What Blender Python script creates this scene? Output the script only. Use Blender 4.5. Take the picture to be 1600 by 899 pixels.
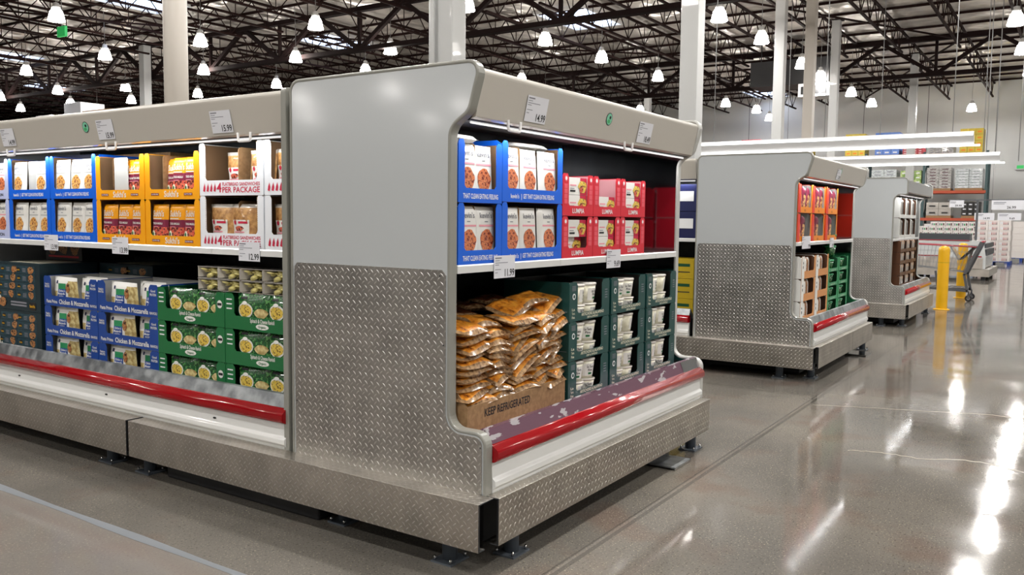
import bpy, math, random
import numpy as np
from mathutils import Vector, Matrix
R = math.radians
scene = bpy.context.scene
for o in list(bpy.data.objects):
    bpy.data.objects.remove(o)
col = scene.collection

# ---------------------------------------------------------------- camera, world, exposure
CAM = (-2.792, -1.971, 1.465)
YAW, PITCH, ROLL, FPX = 33.573, -4.635, 0.633, 1325.6
def make_camera():
    y, p, r = R(YAW), R(PITCH), R(ROLL)
    fw = Vector((math.cos(p)*math.cos(y), math.cos(p)*math.sin(y), math.sin(p)))
    rt = Vector((math.sin(y), -math.cos(y), 0)); up = rt.cross(fw)
    r2 = rt*math.cos(r)+up*math.sin(r); u2 = up*math.cos(r)-rt*math.sin(r)
    cd = bpy.data.cameras.new('camera'); c = bpy.data.objects.new('camera', cd); col.objects.link(c)
    cd.sensor_width = 36; cd.lens = FPX/1600*36; cd.clip_end = 300; cd.clip_start = .05
    m = Matrix((r2, u2, -fw)).transposed().to_4x4(); m.translation = CAM
    c.matrix_world = m
    scene.camera = c
make_camera()
scene.view_settings.view_transform = 'Standard'
scene.view_settings.look = 'None'
scene.view_settings.gamma = 1
scene.view_settings.use_curve_mapping = False
scene.view_settings.exposure = -0.08
LAMP_W = 115          # watts of each high bay lamp
CASE_W = 2.8            # watts per metre of the tube under each canopy
LAMP_Z = 6.5
w = bpy.data.worlds.new('World'); scene.world = w; w.use_nodes = True
w.node_tree.nodes['Background'].inputs[0].default_value = (.80, .86, .95, 1)
w.node_tree.nodes['Background'].inputs[1].default_value = .25

# ---------------------------------------------------------------- materials
def lin(h):
    if isinstance(h, (tuple, list)): return tuple(h[:3])+(1,)
    h = h.lstrip('#'); o = []
    for i in (0, 2, 4):
        c = int(h[i:i+2], 16)/255
        o.append(c/12.92 if c <= .04045 else ((c+.055)/1.055)**2.4)
    return tuple(o)+(1,)
MATS = {}
def base(name):
    m = bpy.data.materials.new(name); m.use_nodes = True
    nt = m.node_tree; b = nt.nodes['Principled BSDF']
    return m, nt, b
def M(name, c='#808080', rough=.5, metal=0, coat=0, emit=0, spec=.5, alpha=None):
    if name in MATS: return MATS[name]
    m, nt, b = base(name)
    b.inputs['Base Color'].default_value = lin(c); b.inputs['Roughness'].default_value = rough
    b.inputs['Metallic'].default_value = metal; b.inputs['Coat Weight'].default_value = coat
    b.inputs['Specular IOR Level'].default_value = spec
    if emit:
        b.inputs['Emission Color'].default_value = lin(c); b.inputs['Emission Strength'].default_value = emit
    MATS[name] = m
    return m
def N(nt, t, **kw):
    n = nt.nodes.new(t)
    for k, v in kw.items(): setattr(n, k, v)
    return n
def mixnoise(name, c1, c2, scale, rough=.5, metal=0, coat=0, bump=0, bscale=None, lo=.4, hi=.6, vor=False, c3=None, stretch=None, det=4, coord='Object', rough2=None):
    m, nt, b = base(name); L = nt.links.new
    tc = N(nt, 'ShaderNodeTexCoord'); mp = N(nt, 'ShaderNodeMapping')
    if stretch: mp.inputs['Scale'].default_value = stretch
    L(tc.outputs[coord], mp.inputs[0])
    if vor:
        t = N(nt, 'ShaderNodeTexVoronoi'); out = t.outputs['Distance']
    else:
        t = N(nt, 'ShaderNodeTexNoise'); t.inputs['Detail'].default_value = det; out = t.outputs['Fac']
    t.inputs['Scale'].default_value = scale; L(mp.outputs[0], t.inputs['Vector'])
    cr = N(nt, 'ShaderNodeValToRGB'); e = cr.color_ramp.elements
    e[0].position = lo; e[0].color = lin(c1); e[1].position = hi; e[1].color = lin(c2)
    if c3:
        x = e.new((lo+hi)/2); x.color = lin(c3)
    L(out, cr.inputs[0]); L(cr.outputs[0], b.inputs['Base Color'])
    b.inputs['Roughness'].default_value = rough; b.inputs['Metallic'].default_value = metal; b.inputs['Coat Weight'].default_value = coat
    if rough2 is not None:
        mr = N(nt, 'ShaderNodeMapRange'); mr.inputs[1].default_value = lo; mr.inputs[2].default_value = hi
        mr.inputs[3].default_value = rough; mr.inputs[4].default_value = rough2
        L(out, mr.inputs[0]); L(mr.outputs[0], b.inputs['Roughness'])
    if bump:
        t2 = N(nt, 'ShaderNodeTexNoise'); t2.inputs['Scale'].default_value = bscale or scale
        L(mp.outputs[0], t2.inputs['Vector'])
        bp = N(nt, 'ShaderNodeBump'); bp.inputs['Strength'].default_value = bump; bp.inputs['Distance'].default_value = .01
        L(t2.outputs['Fac'], bp.inputs['Height']); L(bp.outputs[0], b.inputs['Normal'])
    MATS[name] = m
    return m
def math_(nt, op, a, b=None, c=None):
    n = N(nt, 'ShaderNodeMath', operation=op)
    for i, v in enumerate((a, b, c)):
        if v is None: continue
        if isinstance(v, (int, float)): n.inputs[i].default_value = v
        else: nt.links.new(v, n.inputs[i])
    return n.outputs[0]
def tread(name, color, rough, a=.0255, strength=1.0, minor=.4):
    m, nt, b = base(name); L = nt.links.new
    uv = N(nt, 'ShaderNodeUVMap'); uv.uv_map = 'UVMap'; sp = N(nt, 'ShaderNodeSeparateXYZ'); L(uv.outputs[0], sp.inputs[0])
    u = math_(nt, 'DIVIDE', math_(nt, 'ADD', sp.outputs[0], sp.outputs[1]), a*1.41421); v = math_(nt, 'DIVIDE', math_(nt, 'SUBTRACT', sp.outputs[1], sp.outputs[0]), a*1.41421)
    iu = math_(nt, 'FLOOR', u); iv = math_(nt, 'FLOOR', v)
    fu = math_(nt, 'SUBTRACT', math_(nt, 'SUBTRACT', u, iu), .5); fv = math_(nt, 'SUBTRACT', math_(nt, 'SUBTRACT', v, iv), .5)
    par = math_(nt, 'FLOORED_MODULO', math_(nt, 'ADD', iu, iv), 2.0)
    ip = math_(nt, 'SUBTRACT', 1.0, par)
    A = math_(nt, 'ADD', math_(nt, 'MULTIPLY', fu, par), math_(nt, 'MULTIPLY', fv, ip)); B = math_(nt, 'ADD', math_(nt, 'MULTIPLY', fv, par), math_(nt, 'MULTIPLY', fu, ip))
    p = math_(nt, 'DIVIDE', A, .49); q = math_(nt, 'DIVIDE', math_(nt, 'ADD', B, math_(nt, 'MULTIPLY', math_(nt, 'MULTIPLY', A, A), .25)), .13)
    d = math_(nt, 'SUBTRACT', 1.0, math_(nt, 'ADD', math_(nt, 'MULTIPLY', p, p), math_(nt, 'MULTIPLY', q, q)))
    h = math_(nt, 'MULTIPLY', math_(nt, 'POWER', math_(nt, 'MAXIMUM', d, 0.0), .6), math_(nt, 'ADD', minor, math_(nt, 'MULTIPLY', par, 1-minor)))
    bp = N(nt, 'ShaderNodeBump'); bp.inputs['Strength'].default_value = strength; bp.inputs['Distance'].default_value = .0022
    L(h, bp.inputs['Height'])
    ns = N(nt, 'ShaderNodeTexNoise'); ns.inputs['Scale'].default_value = 6; ns.inputs['Detail'].default_value = 6
    L(uv.outputs[0], ns.inputs['Vector'])
    cr = N(nt, 'ShaderNodeValToRGB'); e = cr.color_ramp.elements
    c = lin(color); e[0].color = tuple(x*.80 for x in c[:3])+(1,); e[1].color = tuple(min(1, x*1.12) for x in c[:3])+(1,)
    e[0].position = .3; e[1].position = .7
    L(ns.outputs['Fac'], cr.inputs[0])
    mx = N(nt, 'ShaderNodeMix', data_type='RGBA'); L(math_(nt, 'MULTIPLY', math_(nt, 'MINIMUM', h, 1.0), .65), mx.inputs[0])  # lug tops whitened to paint in their highlights, one lean more than the other
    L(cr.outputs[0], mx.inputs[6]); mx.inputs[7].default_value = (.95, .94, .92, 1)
    L(mx.outputs[2], b.inputs['Base Color'])
    b.inputs['Metallic'].default_value = 1; b.inputs['Roughness'].default_value = rough
    L(bp.outputs[0], b.inputs['Normal'])
    MATS[name] = m
    return m

tread('tread', '#c2bcb3', .33)
tread('tread_panel', '#b2afaa', .34)
M('white_paint', '#c3c6c6', .16, coat=.35)
M('panel_paint', '#b2b6b8', .22, coat=.6)
bpy.data.materials['panel_paint'].node_tree.nodes['Principled BSDF'].inputs['Coat Roughness'].default_value = .10
M('fascia', '#bcb7ae', .3, coat=.2)
M('trim', '#8a8a83', .28, metal=.0, coat=.4)
M('trim_light', '#b9bab6', .3, coat=.3)
M('red', '#94020f', .14, coat=.3)
M('steel', '#c4c5c7', .07, metal=1)
M('chrome', '#9b9b9c', .13, metal=1)
mixnoise('galv', '#85898c', '#b4b8ba', 12, rough=.34, metal=.8, lo=.35, hi=.65, rough2=.45)
mixnoise('lip_film', '#7d5c6c', '#c9c4c8', 9, rough=.2, metal=.5, lo=.60, hi=.62, det=3, stretch=(1, 3, 3))
M('black', '#0b0b0c', .6); M('dark', '#1d1d1f', .5); M('dgrey', '#3a3d42', .45)
M('leg_grey', '#5d646c', .4, metal=.3)
M('lip_white', '#d9dad8', .3, coat=.2)
M('white', '#e8e9ea', .45); M('paper', '#dcdde3', .5); M('ink', '#17171a', .6); M('inkg', '#7f8088', .6)
mixnoise('interior', '#26282a', '#3c3e40', 3, rough=.3, metal=.5)
mixnoise('deckmetal', '#5c5e60', '#8a8c8e', 8, rough=.3, metal=.8)
# products
M('blue', '#0a5fd6', .35); M('blue_lav', '#b7bfe3', .4); M('navy', '#17418f', .4); M('navydark', '#10184a', .4)
mixnoise('kraft', '#8a6a47', '#9b7a55', 40, rough=.75)
M('kraft_in', '#7d6043', .8); M('kraft_edge', '#b89a74', .8)
M('yellow', '#f2a30e', .35); M('plum', '#7a1f3c', .35)
M('green', '#1b6a3a', .35); M('greendark', '#124a2c', .4); M('teal', '#11413e', .4)
M('redbox', '#d21f33', .35); M('pinkred', '#e25664', .4); M('cardwhite', '#e6e9ee', .5); M('crimson', '#c11b40', .5)
M('pouch_white', '#e6e5e0', .35, coat=.2); M('grey_card', '#b9bab8', .6); M('pink', '#e79aa6', .5)
M('orange', '#f08c14', .35); M('vermil', '#e2331d', .35); M('darkbox', '#1b2d33', .35); M('charcoal', '#22201f', .4)
M('tan', '#c98b55', .6); M('silver_bag', '#c9c4bd', .18, metal=.7); M('brownbag', '#5d3a24', .4)
M('clear_edge', '#d9d4cc', .08, coat=1)
mixnoise('pasta_disc', '#d9953a', '#8a3c12', 90, rough=.4, lo=.42, hi=.58, c3='#e8c27a', coat=.3)
mixnoise('meat_disc', '#c9693a', '#7a2413', 90, rough=.4, lo=.42, hi=.58, c3='#d98a5a', coat=.3)
mixnoise('meat', '#c4423a', '#5a1420', 60, rough=.35, lo=.42, hi=.58, c3='#d97a55')
mixnoise('flatbread', '#d9a766', '#8f5a2a', 35, rough=.5, lo=.35, hi=.7, coat=.7)
mixnoise('ravioli', '#e0d58c', '#b8ad62', 30, rough=.4, lo=.35, hi=.7, coat=.4)
mixnoise('leafy', '#1d5a2c', '#5d9a55', 55, rough=.25, lo=.4, hi=.62, c3='#0f3a1c', coat=.6)
mixnoise('yellowfood', '#d9b030', '#7d5a12', 80, rough=.4, lo=.4, hi=.6, c3='#e6cf6a')
mixnoise('palepasta', '#d9c98f', '#a98f55', 50, rough=.4, lo=.38, hi=.62, coat=.5)
mixnoise('glazed', '#e09a38', '#6e300c', 32, rough=.3, lo=.38, hi=.66, c3='#cc7c22', coat=.6, bump=.5, bscale=70)
mixnoise('glazed_shade', '#7a3a18', '#2a1008', 32, rough=.3, lo=.36, hi=.62, coat=.8, bump=.5, bscale=70)  # same glaze with shade painted in, for pouches at the back of the pile
mixnoise('film', '#b08f68', '#5f4028', 60, rough=.2, lo=.35, hi=.65, coat=.8)
mixnoise('meal', '#9a5a2a', '#3a1c0e', 60, rough=.4, lo=.4, hi=.6, c3='#b98a5a')
mixnoise('skewer', '#e09a3a', '#6a1f14', 28, rough=.4, lo=.42, hi=.58, c3='#e8c08a')
mixnoise('cream', '#e9e6d2', '#d9d4bb', 30, rough=.35, coat=.3)
mixnoise('bricks', '#8a8886', '#c3c1be', 9, rough=.5, lo=.4, hi=.6, stretch=(1, 1, 4), coat=.4)
mixnoise('bricks_light', '#9aa2a4', '#d3d8d9', 9, rough=.4, lo=.4, hi=.6, stretch=(1, 1, 4), coat=.4)
mixnoise('greens_goods', '#6d8f3f', '#b9c98a', 7, rough=.5)
# building
mixnoise('foil', '#b9b3ac', '#d6d0c8', .9, rough=.34, metal=.35, bump=1.0, bscale=1.1)
bpy.data.materials['foil'].node_tree.nodes['Bump'].inputs['Distance'].default_value = .35
M('truss', '#1f0f0c', .85, spec=.15); M('girder', '#190d0c', .8, spec=.15)
M('column', '#b9bab9', .35, coat=.1); M('column_warm', '#bdb6ad', .4)
mixnoise('wallpaint', '#d2d4d3', '#dcdddb', .5, rough=.7)
M('rack_orange', '#b04a2c', .5); M('rack_teal', '#3d5557', .5)
M('bollard', '#e3ac0a', .35, coat=.2); M('sign_green', '#35b45e', .5, emit=.5)
M('lamp_glow', '#fff8f0', .3, emit=60); M('tube_glow', '#ffffff', .3, emit=3); M('case_tube', '#ffffff', .3, emit=.8); M('skylight', '#cfe0ff', .3, emit=3.5)
M('ballast', '#d4d4d4', .4); M('cable', '#8b8b8b', .5); M('handle_white', '#f4f4f4', .4)  # pull handles are plain white, without emission
# ---------------------------------------------------------------- mesh builder
TXT = {}
def text_mesh(s):
    if s in TXT: return TXT[s]
    cu = bpy.data.curves.new('t', 'FONT'); cu.body = s; cu.size = 1; cu.resolution_u = 2; cu.offset = .018; cu.align_x = 'CENTER'
    ob = bpy.data.objects.new('t', cu); col.objects.link(ob)
    dg = bpy.context.evaluated_depsgraph_get()
    me = ob.evaluated_get(dg).to_mesh()
    v = [tuple(x.co) for x in me.vertices]; f = [tuple(p.vertices) for p in me.polygons]
    ob.evaluated_get(dg).to_mesh_clear()
    bpy.data.objects.remove(ob); bpy.data.curves.remove(cu)
    if v:
        xs = [p[0] for p in v]; cx = (min(xs)+max(xs))/2; wd = max(xs)-min(xs)
    else: cx = 0; wd = 1
    TXT[s] = ([(p[0]-cx, p[1]) for p in v], f, wd)
    return TXT[s]
class MB:
    def __init__(s): s.v = []; s.f = []; s.m = []; s.sm = []; s.mats = []
    def mi(s, m):
        if m not in s.mats: s.mats.append(m)
        return s.mats.index(m)
    def add(s, vs, fs, m, smooth=False):
        o = len(s.v); s.v += [tuple(p) for p in vs]; i = s.mi(m)
        for f in fs: s.f.append(tuple(o+k for k in f)); s.m.append(i); s.sm.append(smooth)
        return s
    def box(s, x0, x1, y0, y1, z0, z1, m, top=None):
        vs = [(x0,y0,z0),(x1,y0,z0),(x1,y1,z0),(x0,y1,z0),(x0,y0,z1),(x1,y0,z1),(x1,y1,z1),(x0,y1,z1)]
        s.add(vs, [(0,3,2,1),(0,1,5,4),(1,2,6,5),(2,3,7,6),(3,0,4,7)], m)
        o = len(s.v)-8; s.f.append((o+4,o+5,o+6,o+7)); s.m.append(s.mi(top or m)); s.sm.append(False)
        return s
    def rbox(s, x0, x1, y0, y1, z0, z1, m, r=.01):      # box with rounded vertical edges
        return s.prism(rounded([(x0,y0,r),(x1,y0,r),(x1,y1,r),(x0,y1,r)], 4), 'z', z0, z1, m)
    def prism(s, poly, ax, a0, a1, m, cap=None, smooth=False):
        n = len(poly); vs = []
        for a in (a0, a1):
            for (p, q) in poly: vs.append({'x': (a, p, q), 'y': (p, a, q), 'z': (p, q, a)}[ax])
        area = sum(poly[i][0]*poly[(i+1) % n][1]-poly[(i+1) % n][0]*poly[i][1] for i in range(n))
        fl = (area > 0) != (ax == 'y')
        sides = [(i, (i+1) % n, n+(i+1) % n, n+i) if fl else (i, n+i, n+(i+1) % n, (i+1) % n) for i in range(n)]
        s.add(vs, sides, m, smooth); o = len(s.v)-2*n; k = s.mi(cap or m)
        a = tuple(range(n-1, -1, -1)) if fl else tuple(range(n)); b = tuple(range(n, 2*n)) if fl else tuple(range(2*n-1, n-1, -1))
        for f in (a, b): s.f.append(tuple(o+i for i in f)); s.m.append(k); s.sm.append(False)
        return s
    def bar(s, p, q, w, h, m):
        p, q = Vector(p), Vector(q); d = (q-p).normalized()
        a = d.cross(Vector((0, 0, 1)))
        if a.length < 1e-3: a = Vector((1, 0, 0))
        a.normalize(); b = a.cross(d)
        vs = [c+a*(i*w/2)+b*(j*h/2) for c in (p, q) for i, j in ((-1,-1),(1,-1),(1,1),(-1,1))]
        return s.add(vs, [(0,3,2,1),(4,5,6,7),(0,1,5,4),(1,2,6,5),(2,3,7,6),(3,0,4,7)], m)
    def tube(s, pts, r, m, n=8, closed=False):
        pts = [Vector(p) for p in pts]; k = len(pts); vs = []
        ref = Vector((0, 0, 1))
        for i, p in enumerate(pts):
            a = pts[(i-1) % k] if (closed or i > 0) else p; b = pts[(i+1) % k] if (closed or i < k-1) else p
            d = (b-a).normalized(); u = d.cross(ref)
            if u.length < .05: u = d.cross(Vector((0, 1, 0)))
            if u.length < .05: u = d.cross(Vector((1, 0, 0)))
            u.normalize(); w_ = u.cross(d)
            for j in range(n):
                t = 2*math.pi*j/n; vs.append(p+u*(r*math.cos(t))+w_*(r*math.sin(t)))
        fs = []
        for i in range(k if closed else k-1):
            for j in range(n):
                a = i*n+j; b = i*n+(j+1) % n; c = ((i+1) % k)*n+(j+1) % n; d = ((i+1) % k)*n+j
                fs.append((a, b, c, d))
        if not closed: fs += [tuple(range(n-1, -1, -1)), tuple((k-1)*n+j for j in range(n))]
        return s.add(vs, fs, m, True)
    def lathe(s, prof, m, c=(0, 0, 0), n=16, cap=True):
        vs = []; k = len(prof)
        for (r, z) in prof:
            for j in range(n):
                t = 2*math.pi*j/n; vs.append((c[0]+r*math.cos(t), c[1]+r*math.sin(t), c[2]+z))
        fs = [(i*n+j, i*n+(j+1) % n, (i+1)*n+(j+1) % n, (i+1)*n+j) for i in range(k-1) for j in range(n)]
        if cap: fs += [tuple(range(n-1, -1, -1)), tuple((k-1)*n+j for j in range(n))]
        return s.add(vs, fs, m, True)
    def ring(s, outer, inner, ax, a0, a1, m):           # flat ring between two outlines
        n = len(outer); P = lambda p, a: {'x': (a, p[0], p[1]), 'y': (p[0], a, p[1]), 'z': (p[0], p[1], a)}[ax]
        vs = [P(p, a) for a in (a0, a1) for p in outer]+[P(p, a) for a in (a0, a1) for p in inner]
        fs = []
        for i in range(n):
            j = (i+1) % n
            fs += [(i, n+i, n+j, j), (2*n+i, 2*n+j, 3*n+j, 3*n+i), (i, j, 2*n+j, 2*n+i), (n+i, 3*n+i, 3*n+j, n+j)]
        return s.add(vs, fs, m)
    def quad(s, x0, x1, z0, z1, y, m, n=1):
        if callable(y):
            n = 3; vs = []; fs = []
            for i in range(n+1):
                for j in range(n+1):
                    x = x0+(x1-x0)*i/n; z = z0+(z1-z0)*j/n; vs.append((x, y(x, z), z))
            for i in range(n):
                for j in range(n): a = i*(n+1)+j; fs.append((a, a+n+1, a+n+2, a+1))
            return s.add(vs, fs, m)
        return s.add([(x0,y,z0),(x1,y,z0),(x1,y,z1),(x0,y,z1)], [(0,1,2,3)], m)
    def disc(s, cx, cz, rx, rz, y, m, n=16, lump=0, seed=0):
        rn = random.Random(seed); f = y if callable(y) else (lambda a, b: y)
        vs = [(cx, f(cx, cz), cz)]
        for i in range(n):
            t = 2*math.pi*i/n; k = 1+lump*(rn.random()-.5); x = cx+rx*k*math.cos(t); z = cz+rz*k*math.sin(t); vs.append((x, f(x, z), z))
        return s.add(vs, [(0, 1+i, 1+(i+1) % n) for i in range(n)], m)
    def text(s, t, x, z, y, size, m, width=None, slant=0):
        v, f, wd = text_mesh(t); kx = (width/(wd)) if width else size
        g = y if callable(y) else (lambda a, b: y)
        vs = []
        for (a, b) in v:
            X = x+a*kx+slant*b*size; Z = z+b*size; vs.append((X, g(X, Z), Z))
        return s.add(vs, f, m)
    def pillow(s, w_, h, d, mf, nx=8, nz=12, seed=0, wob=.0, y0=0, x0=0, z0=0, e=3, lean=0):
        """sealed bag standing upright: x across, z up; mf(u, v, front) gives the material"""
        rn = random.Random(seed); ph = [rn.uniform(0, 6.28) for _ in range(4)]
        g = lambda u, v: (max(0, 1-abs(u)**e)*max(0, 1-abs(v)**(e+1)))**.6
        fy = lambda u, v, sg: y0+lean*(v+1)*.5*h + sg*d/2*g(u, v)*(1+wob*math.sin(5*u+ph[0])*math.cos(6*v+ph[1])) + wob*d*math.sin(2.2*u+ph[2]+1.7*v)
        for sg in (-1, 1):
            vs = []; 
            for i in range(nx+1):
                for j in range(nz+1):
                    u = -1+2*i/nx; v = -1+2*j/nz; vs.append((x0+u*w_/2, fy(u, v, sg), z0+(v+1)/2*h))
            o = len(s.v); s.v += vs
            for i in range(nx):
                for j in range(nz):
                    a = o+i*(nz+1)+j; q = (a, a+nz+1, a+nz+2, a+1) if sg < 0 else (a, a+1, a+nz+2, a+nz+1)
                    s.f.append(q); s.m.append(s.mi(mf(-1+2*(i+.5)/nx, -1+2*(j+.5)/nz, sg < 0))); s.sm.append(True)
        return lambda x, z, off=.0012: fy((x-x0)/(w_/2), (z-z0)/h*2-1, -1)-off
    def build(s, name, parent=None, bevel=0, loc=None, seg=2):
        me = bpy.data.meshes.new(name); me.from_pydata(s.v, [], s.f)
        for m in s.mats: me.materials.append(MATS[m])
        me.polygons.foreach_set('material_index', s.m); me.polygons.foreach_set('use_smooth', s.sm)
        me.update()
        if any(m.startswith('tread') for m in s.mats):
            uvl = me.uv_layers.new(name='UVMap')
            for p in me.polygons:
                n = p.normal; a = max(range(3), key=lambda i: abs(n[i]))
                for li in p.loop_indices:
                    c = me.vertices[me.loops[li].vertex_index].co
                    uvl.data[li].uv = {0: (c.y, c.z), 1: (c.x, c.z), 2: (c.x, c.y)}[a]
        o = bpy.data.objects.new(name, me); col.objects.link(o)
        if parent: o.parent = parent
        if loc: o.location = loc
        if bevel:
            md = o.modifiers.new('bevel', 'BEVEL'); md.width = bevel; md.segments = seg; md.limit_method = 'ANGLE'; md.angle_limit = R(40)
        return o
def rounded(pts, n=5):
    out = []; k = len(pts)
    for i in range(k):
        p = Vector(pts[i][:2]); r = pts[i][2] if len(pts[i]) > 2 else 0
        if r <= 0: out.append(tuple(p)); continue
        a = (Vector(pts[i-1][:2])-p); b = (Vector(pts[(i+1) % k][:2])-p)
        an = a.normalized(); bn = b.normalized(); ang = math.acos(max(-1, min(1, an.dot(bn))))
        t = min(r/math.tan(ang/2), a.length*.49, b.length*.49); r2 = t*math.tan(ang/2)
        c = p+(an+bn).normalized()*(r2/math.sin(ang/2)); s0 = p+an*t-c; s1 = p+bn*t-c
        a0 = math.atan2(s0.y, s0.x); a1 = math.atan2(s1.y, s1.x); d = (a1-a0+math.pi) % (2*math.pi)-math.pi
        for j in range(n+1):
            q = a0+d*j/n; out.append((c.x+r2*math.cos(q), c.y+r2*math.sin(q)))
    return out
def inset(poly, d):
    n = len(poly); area = sum(poly[i][0]*poly[(i+1) % n][1]-poly[(i+1) % n][0]*poly[i][1] for i in range(n)); sg = 1 if area > 0 else -1
    out = []
    for i in range(n):
        p = Vector(poly[i]); a = (p-Vector(poly[i-1])); b = (Vector(poly[(i+1) % n])-p)
        if a.length < 1e-7: a = b
        if b.length < 1e-7: b = a
        a.normalize(); b.normalize()
        na = Vector((-a.y, a.x))*sg; nb = Vector((-b.y, b.x))*sg; m = (na+nb)
        m.normalize(); k = max(.5, m.dot(na)); q = p+m*(d/k); out.append((q.x, q.y))
    return out
def tag(o, label=None, cat=None, group=None, kind=None):
    if label: o['label'] = label
    if cat: o['category'] = cat
    if group: o['group'] = group
    if kind: o['kind'] = kind
    return o
def thing(name, label=None, cat=None, loc=(0, 0, 0), rz=0, group=None):
    o = bpy.data.objects.new(name, None); col.objects.link(o); o.empty_display_size = .1
    o.location = loc; o.rotation_euler = (0, 0, rz)
    return tag(o, label, cat, group)
def struct(name, mb, bevel=0):
    o = mb.build(name, bevel=bevel); o['kind'] = 'structure'; return o
def clone(o, parent=None):
    c = o.copy(); col.objects.link(c); c.parent = parent
    for ch in [x for x in KIDS.get(o.name, [])]: 
        KIDS.setdefault(c.name, []).append(clone(ch, c))
    return c
KIDS = {}
def kids(o):
    for x in list(bpy.data.objects):
        if x.parent: 
            L_ = KIDS.setdefault(x.parent.name, [])
            if x not in L_: L_.append(x)
class Proto:
    """first use moves the prototype itself, later uses copy it with its parts"""
    def __init__(s, root):
        s.root = root; s.used = False; s.tree = Proto.scan(root)
    @staticmethod
    def scan(o): return (o, [Proto.scan(c) for c in PARTS.get(o.name, [])])
    def put(s, loc, rot=(0, 0, 0), label=None, group=None, scale=None):
        if not s.used: s.used = True; r = s.root
        else:
            def cp(t, par):
                c = t[0].copy(); col.objects.link(c); c.parent = par
                for k in t[1]: cp(k, c)
                return c
            r = cp(s.tree, None)
        r.location = loc; r.rotation_euler = rot if isinstance(rot, (tuple, list)) else (0, 0, rot)
        if scale: r.scale = scale
        if label:
            for a_, b_ in (('  ', ' '), (' of its stack', ' layer'), (' of the end case', ''), (' of the long case', ''), (' in the back of ', ', back of ')):
                if len(label.split()) > 16: label = label.replace(a_, b_)
            r['label'] = label
        if group: r['group'] = group
        return r
PARTS = {}
def part(mb, name, parent, bevel=0, loc=None):
    o = mb.build(name, parent, bevel, loc); PARTS.setdefault(parent.name, []).append(o); return o
ORD = ['first', 'second', 'third', 'fourth', 'fifth', 'sixth', 'seventh', 'eighth', 'ninth', 'tenth', 'eleventh', 'twelfth']
LEFT = -math.pi/2     # rotation of things on the case whose front faces -X
# ---------------------------------------------------------------- building shell
X_WALL, Y_FAR, DECK = 42.6, 72.0, 8.05
def floor_material():
    m, nt, b = base('concrete'); L = nt.links.new; MATS['concrete'] = m
    tc = N(nt, 'ShaderNodeTexCoord'); P_ = tc.outputs['Object']
    def noise(sc, det=5, vec=P_):
        n = N(nt, 'ShaderNodeTexNoise'); n.inputs['Scale'].default_value = sc; n.inputs['Detail'].default_value = det; L(vec, n.inputs['Vector']); return n.outputs['Fac']
    def ramp(f, stops):
        c = N(nt, 'ShaderNodeValToRGB'); e = c.color_ramp.elements
        e[0].position = stops[0][0]; e[0].color = lin(stops[0][1]); e[1].position = stops[-1][0]; e[1].color = lin(stops[-1][1])
        for p, q in stops[1:-1]: x = e.new(p); x.color = lin(q)
        L(f, c.inputs[0]); return c.outputs[0]
    def mix(f, a, c, mode='MIX'):
        n = N(nt, 'ShaderNodeMix', data_type='RGBA', blend_type=mode)
        if isinstance(f, float): n.inputs[0].default_value = f
        else: L(f, n.inputs[0])
        for i, v in ((6, a), (7, c)):
            if isinstance(v, str): n.inputs[i].default_value = lin(v)
            else: L(v, n.inputs[i])
        return n.outputs[2]
    c0 = ramp(noise(.9, 6), [(.3, '#595651'), (.5, '#67635d'), (.72, '#767067')])
    # brown stains
    c1 = mix(math_(nt, 'MULTIPLY', ramp(noise(1.7, 4), [(.55, '#000000'), (.68, '#ffffff')]), .38), c0, '#64493d')
    # light aggregate
    agg = ramp(noise(1.3, 3), [(.38, '#000000'), (.62, '#ffffff')]); sp = noise(105, 2); c2 = mix(math_(nt, 'MULTIPLY', math_(nt, 'MULTIPLY', ramp(sp, [(.625, '#000000'), (.67, '#ffffff')]), math_(nt, 'ADD', .25, math_(nt, 'MULTIPLY', agg, .75))), .75), c1, '#b0a68e')
    c3 = mix(math_(nt, 'MULTIPLY', ramp(noise(85, 3), [(.34, '#ffffff'), (.41, '#000000')]), .6), c2, '#332f2c')
    sx = N(nt, 'ShaderNodeSeparateXYZ'); L(P_, sx.inputs[0]); X, Y = sx.outputs[0], sx.outputs[1]
    def line(coord, at, hw, wob=0):
        a = math_(nt, 'ABSOLUTE', math_(nt, 'SUBTRACT', coord, at))
        return math_(nt, 'LESS_THAN', a, hw)
    side = math_(nt, 'LESS_THAN', X, -.59)
    c4 = mix(math_(nt, 'MULTIPLY', side, .45), c3, '#8c8680')
    j = math_(nt, 'MAXIMUM', line(Y, -.21, .006), line(Y, -.245, .012))
    for at in (-4.6, 4.0, 8.4, 12.8): j = math_(nt, 'MAXIMUM', j, line(Y, at, .005))
    for at in (4.9, 9.5, 14.1, 18.7): j = math_(nt, 'MAXIMUM', j, line(X, at, .004))
    c5 = mix(math_(nt, 'MULTIPLY', j, .55), c4, '#33302d')
    L(c5, b.inputs['Base Color'])
    rr = N(nt, 'ShaderNodeMapRange'); rr.inputs[1].default_value = .3; rr.inputs[2].default_value = .7; rr.inputs[3].default_value = .05; rr.inputs[4].default_value = .12
    L(noise(2.3, 6), rr.inputs[0]); L(rr.outputs[0], b.inputs['Roughness'])
    b.inputs['Specular IOR Level'].default_value = .15
    bp = N(nt, 'ShaderNodeBump'); bp.inputs['Strength'].default_value = .06; bp.inputs['Distance'].default_value = .01
    L(noise(7, 4), bp.inputs['Height']); L(bp.outputs[0], b.inputs['Normal'])
floor_material()
struct('floor', MB().box(-40, X_WALL+.3, -14, Y_FAR, -.2, 0, 'concrete'))
ys = [-6+i*.25 for i in range(64)]
M('joint', '#7b8085', .35)
fj = MB()
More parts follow.
